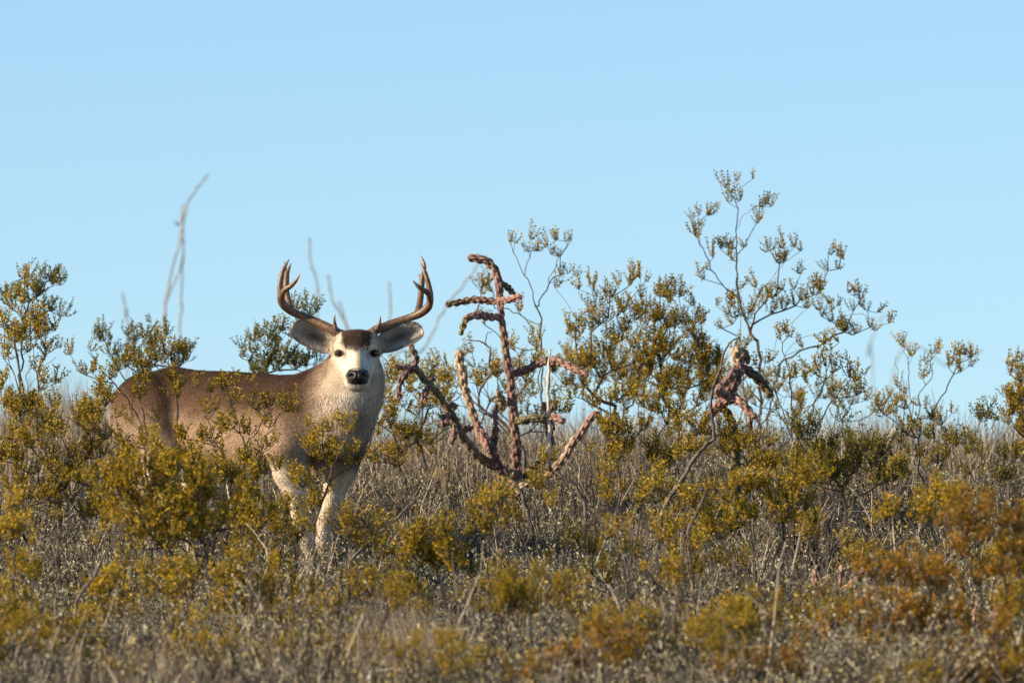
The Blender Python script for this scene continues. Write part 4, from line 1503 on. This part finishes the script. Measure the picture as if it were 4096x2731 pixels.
bush('green creosote bush in dry grass below the round-topped crest bush', 2270, 46.5,
     [(2230, 930, 2290, 980), (2210, 1000, 2280, 1050), (2270, 1020, 2350, 1080), (2250, 1070, 2330, 1120)], dens=.6, thick=.3, mleaf=M_LEAFG)

# softly blurred ones nearer than the deer
bush('large golden creosote bush low in front of the hind legs of the deer', 400, 38.5,
     [(250, 1080, 330, 1140), (310, 1050, 390, 1110), (370, 1070, 450, 1140), (430, 1100, 520, 1150), (280, 1120, 370, 1190), (360, 1130, 450, 1200), (430, 1140, 510, 1210), (390, 1190, 470, 1250), (240, 1130, 330, 1220), (220, 1050, 300, 1120), (290, 1190, 380, 1260)], dens=.9, thick=.3, mleaf=M_LEAF, stems=[[(520, 1350), (440, 1260), (380, 1180), (330, 1110)], [(520, 1350), (470, 1250), (450, 1160)], [(510, 1350), (360, 1240), (300, 1160)]])
bush('thin creosote bush downhill of the tall thin bush beside the rump', 40, 38.0,
     [(0, 1130, 50, 1180), (0, 1200, 45, 1260), (20, 1160, 70, 1220), (0, 1270, 60, 1340), (60, 1290, 110, 1330), (0, 1350, 60, 1410)], dens=.7, thick=.25)
bush('creosote bush with spread heads and a bare sloping stem downhill of the deer', 290, 37.3,
     [(240, 1300, 330, 1350), (310, 1290, 400, 1340), (240, 1340, 310, 1390), (330, 1330, 420, 1380), (190, 1330, 240, 1380), (180, 1380, 260, 1430), (390, 1280, 440, 1330)], dens=.75, thick=.3)
bush('compact creosote bush below the forelegs of the deer', 580, 37.8,
     [(490, 1280, 550, 1340), (540, 1270, 610, 1330), (560, 1320, 640, 1390), (490, 1340, 570, 1420), (600, 1360, 680, 1430)], dens=.85, thick=.3)
bush('low creosote bush beside the bleached grass patch', 740, 37.2,
     [(690, 1370, 760, 1420), (740, 1400, 810, 1460), (690, 1430, 770, 1490), (640, 1420, 700, 1470)], dens=.75, thick=.3)
bush('small creosote bush on a long bare stem beside the forelegs', 840, 39.8,
     [(800, 1170, 850, 1210), (840, 1200, 890, 1250), (790, 1210, 840, 1260), (860, 1240, 900, 1280)], dens=.8, thick=.2)
bush('rounded golden creosote bush on the open grey slope downhill of the tall cholla', 980, 38.8,
     [(910, 1210, 970, 1260), (960, 1190, 1020, 1240), (1010, 1200, 1070, 1250), (920, 1250, 990, 1310), (990, 1240, 1060, 1310), (1050, 1260, 1100, 1310)], dens=.75, thick=.3)
bush('golden creosote bush just below the foot of the tall cholla', 1130, 39.5,
     [(1080, 1130, 1150, 1180), (1130, 1120, 1190, 1170), (1090, 1170, 1160, 1220), (1170, 1160, 1220, 1200), (1250, 1145, 1300, 1165)], dens=.8, thick=.25)
bush('little upright creosote bush before the bare twisted branches', 1250, 41.0,
     [(1235, 1030, 1265, 1060), (1220, 1090, 1270, 1130)], dens=.9, thick=.1)
bush('loose creosote bush on the slope under the bright golden-green bush', 1420, 41.5,
     [(1370, 1060, 1430, 1110), (1420, 1090, 1490, 1140), (1470, 1100, 1530, 1150), (1380, 1120, 1440, 1160), (1470, 1060, 1520, 1100)], dens=.7, thick=.3)
bush('wide creosote bush with yellow heads downhill of the curved bare branch', 1730, 40.8,
     [(1640, 1090, 1710, 1150), (1700, 1080, 1770, 1140), (1770, 1080, 1860, 1150), (1820, 1060, 1880, 1110), (1650, 1150, 1740, 1200), (1760, 1140, 1850, 1200), (1560, 1110, 1640, 1170), (1600, 1180, 1680, 1240)], dens=.8, thick=.35)
bush('straggling creosote bush with long dark stems downhill of the golden-green bush', 1480, 39.6,
     [(1380, 1190, 1440, 1240), (1420, 1230, 1490, 1280), (1480, 1190, 1550, 1240), (1550, 1220, 1620, 1280), (1500, 1280, 1570, 1330), (1590, 1270, 1650, 1320), (1320, 1230, 1380, 1280), (1330, 1290, 1400, 1340)], dens=.6, thick=.35)
bush('small tufted creosote bush downhill of the straggling long-stemmed bush', 1300, 38.0,
     [(1180, 1320, 1240, 1360), (1220, 1340, 1290, 1390), (1270, 1310, 1320, 1350), (1300, 1370, 1360, 1420)], dens=.65, thick=.25)
bush('low creosote bush between the straggling bush and the biggest orange bush', 1690, 37.5,
     [(1640, 1360, 1710, 1420), (1700, 1400, 1770, 1450), (1630, 1410, 1690, 1460), (1550, 1420, 1620, 1470)], dens=.7, thick=.3)
bush('creosote bush with a long straight dark stem slanting over grey brush', 1850, 38.4,
     [(2180, 1120, 2240, 1170), (2120, 1110, 2180, 1150), (2040, 1150, 2090, 1190), (2100, 1150, 2140, 1190), (1990, 1160, 2040, 1200), (1930, 1240, 1950, 1300)], dens=.7, thick=.2, bf=.1,
     stems=[[(1840, 1385), (1890, 1345), (1940, 1310), (2000, 1275), (2070, 1240), (2130, 1210), (2180, 1160)], [(2070, 1240), (2110, 1190), (2130, 1150)], [(2000, 1275), (2030, 1210), (2060, 1180)]])
bush('tallest orange creosote bush, with thick stems, on the near slope', 2290, 34.6,
     [(2160, 1160, 2230, 1220), (2210, 1120, 2290, 1180), (2170, 1220, 2240, 1290), (2230, 1180, 2310, 1250), (2280, 1160, 2360, 1240), (2250, 1250, 2340, 1330), (2310, 1230, 2400, 1320), (2170, 1290, 2230, 1340)], dens=.7, thick=.3, mleaf=M_LEAFO,
     stems=[[(2310, 1560), (2290, 1480), (2260, 1400), (2230, 1300)], [(2330, 1560), (2320, 1420), (2300, 1300)]])
bush('biggest orange creosote bush, wide and dense, on the near slope', 2100, 35.2,
     [(1970, 1280, 2050, 1340), (2030, 1270, 2110, 1340), (2090, 1300, 2170, 1370), (1940, 1360, 2030, 1430), (2020, 1360, 2120, 1440), (2110, 1380, 2200, 1460), (2000, 1430, 2090, 1500), (2090, 1450, 2200, 1530), (2190, 1460, 2290, 1540), (1880, 1400, 1930, 1460), (2180, 1390, 2250, 1450)], dens=.8, thick=.35, mleaf=M_LEAFO)
bush('low orange creosote bush under the thick stems of the tallest orange bush', 2340, 33.8,
     [(2260, 1400, 2340, 1470), (2310, 1440, 2400, 1530), (2220, 1500, 2320, 1568), (2290, 1530, 2400, 1600)], dens=.75, thick=.3, mleaf=M_LEAFO)
bush('blurred orange creosote bush standing apart from the other orange bushes', 1380, 33.6,
     [(1330, 1440, 1420, 1510), (1390, 1480, 1470, 1560), (1210, 1490, 1300, 1568), (1290, 1460, 1350, 1530)], dens=.75, thick=.3, mleaf=M_LEAFO)
bush('low creosote bush just downhill of the compact bush below the forelegs', 500, 35.0,
     [(400, 1440, 480, 1500), (460, 1470, 550, 1540), (540, 1500, 630, 1560), (380, 1490, 450, 1560), (620, 1450, 690, 1520)], dens=.7, thick=.3)
bush('creosote bush over pale grass downhill of the rump of the deer', 120, 35.5,
     [(20, 1400, 100, 1460), (90, 1420, 180, 1490), (0, 1450, 70, 1530), (150, 1470, 240, 1540), (60, 1490, 150, 1560)], dens=.75, thick=.3)
bush('low creosote bush at the edge of the bleached grass patch', 880, 35.8,
     [(820, 1460, 890, 1510), (880, 1440, 930, 1490), (790, 1500, 870, 1560), (680, 1520, 760, 1568)], dens=.7, thick=.3)
bush('orange creosote bush downhill of the wide bush with yellow heads', 1720, 34.3,
     [(1690, 1480, 1760, 1530), (1760, 1500, 1860, 1568), (1640, 1520, 1720, 1568), (1850, 1440, 1900, 1490)], dens=.7, thick=.3, mleaf=M_LEAFO)

# more of the same scrub beyond both sides of the picture
SIDE = 'creosote bushes scattered farther along the slope'
side_src = [o for o in COL.objects if o.name.startswith('creosote_bush')]


def copy_thing(src, loc, rz, s=1.0):
    c = src.copy()
    COL.objects.link(c)
    c.location = loc
    c.rotation_euler = (0, 0, rz)
    c.scale = (s, s, s)
    for ch in src.children:
        k = ch.copy()
        COL.objects.link(k)
        k.parent = c
    return c


for x, y in [(-3.4, 44), (-4.6, 47.5), (3.6, 46), (4.8, 49), (-2.9, 38), (3.1, 39.5), (4.4, 42), (-4.3, 41), (-3.8, 52), (4.2, 54), (-2.6, 34), (2.7, 35)]:
    src = side_src[int(rng.integers(19, 27))]
    c = copy_thing(src, (x, y, float(G(x, y)) - .03), rng.uniform(0, 6.28))
    c['label'] = 'olive creosote bush with thin dark stems farther along the scrub slope'
    c['group'] = SIDE

# small ones between the grey shrubs on the slope
SM = 'small creosote bushes dotted between the grey low shrubs'
taken = []
tries = 0
while len(taken) < 46 and tries < 4000:
    tries += 1
    y = rng.uniform(33.2, 47.5)
    x = rng.uniform(-1, 1) * (y * 2048 / F + .1)
    px_ = 2048 + F * x / y
    if (px_ < 1150 and y > 36.5) or (1000 < px_ < 1750 and y > 41) or (1700 < px_ < 2560 and y > 38.5) or (2600 < px_ < 3150 and y > 42.5):
        continue
    if all((x - a_) ** 2 + (y - b_) ** 2 > .4 ** 2 for a_, b_ in taken):
        taken.append((x, y))
        src = side_src[int(rng.choice([29, 30, 31, 32, 33, 34, 36, 38, 39, 40, 46, 48]))]
        sc_ = rng.uniform(.5, .8)
        c = copy_thing(src, (x, y, float(G(x, y)) - .02), rng.uniform(0, 6.28), sc_)
        orange = src.children[1].data.materials[0] == M_LEAFO
        c['label'] = 'small %s creosote bush between grey low shrubs on the open slope' % ('orange' if orange else 'golden')
        c['group'] = SM + (' (orange)' if orange else '')

# ------------------------------------------------------------------ bare branches
def bare(label, d, lines, mtl, name='bare_branch', cat='branch'):
    P0 = at(lines[0][0][0][0], lines[0][0][0][1], d)
    base = np.array([P0[0], P0[1], float(G(P0[0], P0[1])) - .03])
    mb = MB()
    for k, (pts, r) in enumerate(lines):
        P = np.array([at(p[0], p[1], d + (p[2] if len(p) > 2 else 0)) for p in pts])
        if k == 0:
            mid = base * .5 + P[0] * .5 + np.array([rng.normal(0, .04), rng.normal(0, .03), 0])
            P = np.vstack([base, mid, P])
            r = [r[0], r[0]] + list(r)
        P = spline(P, .02)
        P += rng.normal(0, .0018, P.shape)
        R = np.interp(np.linspace(0, 1, len(P)), np.linspace(0, 1, len(r)), r) / 1000
        R = R * (1 + .12 * np.sin(np.arange(len(P)) * 1.7 + rng.uniform(0, 6.28)))
        v, t, q = tube(P, R, 8)
        mb.add(v, t, q)
    o = link(name, mb.mesh(name, [mtl], smooth=True, origin=base), loc=base)
    return tag(o, label, cat)


c6 = lambda x, y: (2600 + x / 1.572, 1300 + y / 1.572)
p5 = lambda L: [c5(x, y) for x, y in L]
p6 = lambda L: [c6(x, y) for x, y in L]
bare('curved bare grey branch hooking over the smaller pink cholla', 45.9, [
    (p6([(60, 1250), (110, 1110), (190, 990), (230, 920), (280, 840), (330, 770), (380, 735), (405, 715)]) + p5([(490, 1380), (485, 1280), (465, 1180), (450, 1080), (450, 980), (465, 880), (480, 780), (505, 700), (540, 610), (580, 540), (590, 460), (610, 370), (640, 290), (690, 230), (740, 180), (815, 150)]), [11, 11, 10, 9.5, 9, 8.5, 8, 7, 6.5, 6, 4.5, 2.5]),
    (p5([(575, 560), (610, 560), (650, 572), (690, 540)]), [5, 4, 3, 1.5]),
    (p5([(500, 770), (470, 745), (455, 720)]), [3, 2.5, 1]),
    (p5([(520, 690), (560, 720), (600, 760), (650, 840), (700, 860)]), [4, 3.5, 3, 2, 1])], M_DEAD)
bare('dark bare forked branch standing beside the smaller pink cholla', 46.6, [
    (p5([(1020, 1400), (1035, 1290), (1060, 1180), (1085, 1060), (1105, 970), (1120, 890)]), [4.5, 4, 3.5, 3, 2]),
    (p5([(1085, 980), (1030, 910), (970, 850), (920, 770), (880, 690)]), [3.5, 3, 2.5, 1.5]),
    (p5([(1040, 1290), (1100, 1230), (1180, 1120), (1240, 1030), (1290, 920)]), [3, 2.5, 2, 1])], M_DEAD)
p3 = lambda L: [c3(x, y) for x, y in L]
bare('dark twisted dead shrub stems leaning behind the arms of the tall cholla', 48.5, [
    (p3([(900, 1420), (860, 1370), (820, 1320), (780, 1240), (720, 1190), (650, 1150), (600, 1090), (615, 1000), (650, 940), (690, 890), (672, 830), (675, 760), (660, 710), (600, 685), (520, 672)]), [9, 9, 8, 7, 7, 6.5, 6, 5, 5, 4.5, 4, 3, 2]),
    (p3([(690, 895), (740, 880), (790, 890)]), [4, 3, 2]),
    (p3([(670, 850), (700, 840), (740, 870), (770, 880)]), [3, 2.5, 1]),
    (p3([(660, 715), (645, 670), (655, 630), (690, 625)]), [3, 2.5, 1.5]),
    (p3([(620, 980), (570, 960), (530, 955)]), [3, 2.5, 1]),
    (p3([(650, 1150), (560, 1080), (500, 1035), (445, 1022)]), [4, 3.5, 3, 1.5])], M_DEAD)
bare('weathered grey dead pole standing among the arms of the tall cholla', 47.9, [
    (p3([(1075, 1500), (1068, 1300), (1064, 1100), (1060, 1000), (1066, 880), (1071, 740)]), [11, 10, 9, 8.5, 7.5, 3]),
    (p3([(1064, 1000), (1054, 930), (1052, 870)]), [5, 4, 1.5])], M_PALE, 'dead_pole', 'pole')
pz = lambda L: [(2050 + x / 3.92, 1700 + y / 3.92) for x, y in L]
bare('dark crooked dead branch arching over the grey brush below the tall cholla', 46.0, [
    (pz([(1130, 1240), (1080, 1130), (1020, 1020), (960, 920), (870, 870), (780, 800), (700, 750), (620, 720), (520, 680), (440, 640), (340, 580), (245, 545)]), [7, 8, 8, 9, 8, 8, 7, 7, 6, 5, 3]),
    (pz([(780, 820), (700, 840), (580, 840)]), [5, 4, 2]), (pz([(600, 720), (570, 620), (520, 520)]), [9, 8, 5]), (pz([(900, 900), (900, 980), (920, 1040)]), [6, 5, 3])], M_DEAD)
bare('dark dead limb with a broken end below the tall cholla, beside the crooked branch', 46.1, [
    (pz([(170, 1150), (150, 1080), (90, 980), (20, 890), (-60, 800), (-140, 700)]), [8, 9, 8, 7, 5, 3]), (pz([(150, 1060), (180, 960), (140, 880)]), [4, 3, 1.5])], M_DEAD)
bare('long thin dark branch slanting upward beside the forelegs of the deer', 40.5, [
    ([(1400, 2260), (1450, 2190), (1520, 2130), (1590, 2070), (1650, 2010), (1720, 1950), (1790, 1890)], [6, 6, 5.5, 5, 4, 2]), ([(1560, 2095), (1540, 2030), (1500, 1990)], [3, 2, 1]), ([(1520, 2130), (1470, 2120), (1400, 2160)], [3, 3, 1])], M_DEAD)
bare('thin grey crooked stem standing below the curved bare branch', 39.0, [
    ([(2770, 2330), (2745, 2220), (2755, 2120), (2790, 2050), (2830, 1960)], [4, 4, 4, 3, 2])], M_STEM)
bare('short dark broken stick leaning against the thin grey crooked stem', 40.0, [
    ([(2755, 2130), (2780, 2060), (2810, 2000), (2832, 1960)], [7, 7, 7, 5])], M_DEAD)
bare('bleached stick lying in the pale bleached grass patch', 34.5, [
    ([(1480, 2690), (1520, 2682), (1600, 2676), (1680, 2668)], [5, 5, 4, 2]), ([(1560, 2680), (1540, 2650), (1500, 2640)], [3, 2, 1])], M_PALE)
bare('pale bare twig curling in the grey brush below the flank of the deer', 40.3, [
    ([(1060, 2300), (1075, 2260), (1060, 2190), (1030, 2140), (980, 2090)], [4, 4, 4, 3, 1])], M_PALE)
bare('straight pale stick lying across the bush below the belly of the deer', 42.4, [
    ([(905, 1925), (850, 1910), (800, 1900), (740, 1895)], [4, 4, 3, 1.5])], M_PALE)
bare('thin dark sloping stem in the brush downhill of the rump', 37.0, [
    ([(310, 2400), (370, 2310), (420, 2220), (470, 2150)], [6, 6, 5, 3]), ([(370, 2310), (340, 2240), (300, 2190)], [3, 2, 1])], M_DEAD)

# ------------------------------------------------------------------ low grey brush (individual shrubs share six meshes)
def brush_mesh(R, H, n, leafy, raw=False):
    mb = MB()
    a = rng.uniform(0, 2 * math.pi, n)
    sp = np.abs(rng.normal(0, .55, n)).clip(0, 1.25)
    d = np.stack([np.cos(a) * np.sin(sp) * R / H, np.sin(a) * np.sin(sp) * R / H, np.cos(sp)], -1)
    L = H * rng.uniform(.55, 1.1, n)
    p0 = np.stack([np.cos(a), np.sin(a), np.zeros(n)], -1) * (R * .35 * rng.random(n))[:, None]
    p0[:, 2] = -.03
    seg = 3
    P = [p0]
    cur = p0
    dd = d
    for k in range(seg):
        dd = dd + rng.normal(0, .42, (n, 3))
        dd[:, 2] += .08
        cur = cur + dd * (L / seg)[:, None]
        P.append(cur)
    P = np.stack(P, 1)
    side = np.cross(d, rng.normal(size=(n, 3)))
    side /= np.linalg.norm(side, axis=1)[:, None]
    wds = np.array([.0028, .0024, .0018, .0009]) if not raw else np.array([.0022, .0019, .0015, .0008])
    Vv = np.concatenate([P + side[:, None] * wds[None, :, None], P - side[:, None] * wds[None, :, None]], 1)
    o = np.arange(n)[:, None, None] * (2 * (seg + 1))
    k = np.arange(seg)
    q = np.stack([k, k + 1, k + 1 + seg + 1, k + seg + 1], -1)[None]
    mb.add(Vv.reshape(-1, 3), None, (o + q).reshape(-1, 4))
    # side twigs
    m = n * 3
    ii = rng.integers(n, size=m)
    t = rng.uniform(.25, 1, m) * seg
    k0 = np.minimum(t.astype(int), seg - 1)
    fr = (t - k0)[:, None]
    st = P[ii, k0] * (1 - fr) + P[ii, k0 + 1] * fr
    sdv = d[ii] * .6 + rng.normal(0, .7, (m, 3)) + np.array([0, 0, .35])
    sdv /= np.linalg.norm(sdv, axis=1)[:, None]
    SL = rng.uniform(.03, .11, m)[:, None]
    ss = np.cross(sdv, rng.normal(size=(m, 3)))
    ss /= np.linalg.norm(ss, axis=1)[:, None]
    mb.add(np.stack([st - ss * .0014, st + ss * .0014, st + sdv * SL], 1).reshape(-1, 3), np.arange(m * 3).reshape(-1, 3))
    nb = sum(len(x) for x in mb.T) + sum(len(x) for x in mb.Q)
    ntri = m
    # tiny grey leaves
    q_ = int(n * leafy)
    jj = rng.integers(m, size=q_)
    lp = st[jj] + sdv[jj] * SL[jj] * rng.uniform(.3, 1, q_)[:, None]
    ld = sdv[jj] + rng.normal(0, .7, (q_, 3))
    ld /= np.linalg.norm(ld, axis=1)[:, None]
    lv, lt = leaf_quads(lp, ld, rng.uniform(.008, .016, q_), rng.uniform(.004, .0075, q_))
    mb.add(lv, lt)
    V = np.concatenate(mb.V)
    Tt = np.concatenate(mb.T)
    Qq = np.concatenate(mb.Q)
    mi = np.concatenate([np.zeros(ntri, int), np.ones(len(lt), int), np.zeros(len(Qq), int)])
    if raw:
        return V, Tt, Qq, mi
    return mesh_np('low_shrub', V, Tt, Qq, [M_GREY, M_GLEAF], mi)


LOW = [brush_mesh(R, H, n, lf) for R, H, n, lf in [(.20, .16, 180, 16), (.23, .18, 200, 20), (.17, .20, 150, 9), (.23, .14, 180, 22), (.18, .17, 160, 5), (.20, .22, 150, 7)]]
pts = []
tries = 0
while len(pts) < 285 and tries < 20000:
    tries += 1
    y = 32.5 + 21 * rng.random() ** 1.0
    x = rng.uniform(-1, 1) * (y * 2048 / F + .35)
    if abs(x - DO[0]) < .12 and abs(y - 45) < .15:
        continue
    if all((x - a_) ** 2 + (y - b_) ** 2 > .19 ** 2 for a_, b_, _ in pts):
        pts.append((x, y, int(rng.integers(6))))
KINDL = ['leafy pale grey low shrub among the creosote bushes', 'wide grey-green low shrub among the creosote bushes', 'upright twiggy grey low shrub among the creosote bushes', 'flat grey-green cushion shrub among the creosote bushes', 'bare grey twiggy low shrub among the creosote bushes', 'taller sparse grey shrub among the creosote bushes']
for x, y, k in pts:
    o = link('low_shrub', LOW[k], loc=(x, y, float(G(x, y)) - .01))
    o.rotation_euler = (0, 0, rng.uniform(0, 6.28))
    s = rng.uniform(.75, 1.2)
    o.scale = (s, s, s * rng.uniform(.8, 1.1))
    tag(o, KINDL[k], 'shrub', KINDL[k].replace('shrub among', 'shrubs among'))

# ------------------------------------------------------------------ dry grass and dead twig litter (nobody could count it)
def blades(n, xs, ys, H, lean, wid, seed):
    r = np.random.default_rng(seed)
    z = G(xs, ys) - .02
    p = np.stack([xs, ys, z], -1)
    d = np.stack([r.normal(0, lean, n), r.normal(0, lean, n), np.ones(n)], -1)
    d /= np.linalg.norm(d, axis=1)[:, None]
    b2 = d + r.normal(0, .30, (n, 3))
    h = H * r.uniform(.5, 1.15, n)
    p1 = p + d * (h * .55)[:, None]
    p2 = p1 + b2 * (h * .45)[:, None]
    s = np.cross(d, r.normal(size=(n, 3)))
    s /= np.linalg.norm(s, axis=1)[:, None]
    w = (wid * r.uniform(.7, 1.3, n))[:, None]
    V = np.stack([p - s * w, p + s * w, p1 - s * w * .8, p1 + s * w * .8, p2], 1).reshape(-1, 3)
    k = (np.arange(n) * 5)[:, None]
    T = np.concatenate([k + np.array([[0, 1, 3]]), k + np.array([[0, 3, 2]]), k + np.array([[2, 3, 4]])])
    return V, T


def tufts_xy(nt_, per, y0, y1, sig, pw=1.0, px=None):
    ty = y0 + (y1 - y0) * rng.random(nt_) ** pw
    if px is None:
        tx = rng.uniform(-1, 1, nt_) * (ty * 2048 / F + .6)
    else:
        tx = ty * (rng.normal(px[0], px[1], nt_) - 2048) / F
    xs = np.repeat(tx, per) + rng.normal(0, sig, nt_ * per)
    ys = np.repeat(ty, per) + rng.normal(0, sig, nt_ * per)
    return xs, ys


gm = MB()
# upright pale stalks along the crest
xs, ys = tufts_xy(560, 28, 48.5, 58, .07)
gm.add(*blades(len(xs), xs, ys, .32, .18, .0021, 11))
# over the slope
xs, ys = tufts_xy(60, 20, 37, 49, .05)
gm.add(*blades(len(xs), xs, ys, .15, .35, .0020, 12))
# bleached patch low in the middle
xs, ys = tufts_xy(110, 40, 34.5, 37.5, .05, px=(1620, 110))
gm.add(*blades(len(xs), xs, ys, .26, .22, .0014, 13))
xs, ys = tufts_xy(60, 30, 33.0, 35, .05, px=(620, 260))
gm.add(*blades(len(xs), xs, ys, .22, .22, .0014, 14))
xs, ys = tufts_xy(110, 34, 43.5, 46.8, .05, px=(2480, 170))
gm.add(*blades(len(xs), xs, ys, .22, .22, .0014, 15))
xs, ys = tufts_xy(120, 30, 48, 53, .06, px=(250, 130))
gm.add(*blades(len(xs), xs, ys, .48, .12, .0018, 16))
g = link('dry_grass', gm.mesh('dry_grass', [M_GRASS]))
g['label'] = 'pale dry grass stalks over the slope and along the crest'
g['category'] = 'grass'
g['kind'] = 'stuff'

tm = MB()
n = 26000
ys = 32 + 24 * rng.random(n)
xs = rng.uniform(-1, 1, n) * (ys * 2048 / F + .5)
tm.add(*blades(n, xs, ys, .13, 1.5, .0030, 21))
t_ = link('twig_litter', tm.mesh('twig_litter', [M_GREY]))
t_['label'] = 'tangled grey dead twigs covering the ground between shrubs'
t_['category'] = 'twigs'
t_['kind'] = 'stuff'

# the undergrowth that fills the gaps between the single shrubs
RAW = [brush_mesh(R, H, n, lf, True) for R, H, n, lf in [(.18, .13, 52, 10), (.21, .11, 56, 13), (.16, .15, 46, 7), (.19, .12, 52, 14), (.16, .14, 46, 4)]]
Vs, Ts, Qs, Mt, Mq = [], [], [], [], []
off = 0
NBR = 760
by = 32.3 + 19.5 * rng.random(NBR)
bx_ = rng.uniform(-1, 1, NBR) * (by * 2048 / F + .3)
gap = np.sin(bx_ * 4.1 + by * 1.3) + np.sin(bx_ * 2.3 - by * 2.9 + 1) + rng.normal(0, .5, NBR) < -1.0
bx_, by = bx_[~gap], by[~gap]
for x, y in zip(bx_, by):
    V, T, Q, mi = RAW[int(rng.integers(len(RAW)))]
    a_ = rng.uniform(0, 6.28)
    s_ = rng.uniform(.6, 1.45)
    Rz = np.array([[math.cos(a_), -math.sin(a_), 0], [math.sin(a_), math.cos(a_), 0], [0, 0, 1]]) * s_
    Vs.append(V @ Rz.T + np.array([x, y, float(G(x, y)) - .01]))
    Ts.append(T + off)
    Qs.append(Q + off)
    Mt.append(mi[:len(T)])
    Mq.append(mi[len(T):])
    off += len(V)
u_ = link('undergrowth', mesh_np('undergrowth', np.vstack(Vs), np.vstack(Ts), np.vstack(Qs), [M_GREY, M_GLEAF], np.concatenate(Mt + Mq)))
u_['label'] = 'low grey undergrowth of fine twigs and tiny leaves on the slope'
u_['category'] = 'undergrowth'
u_['kind'] = 'stuff'
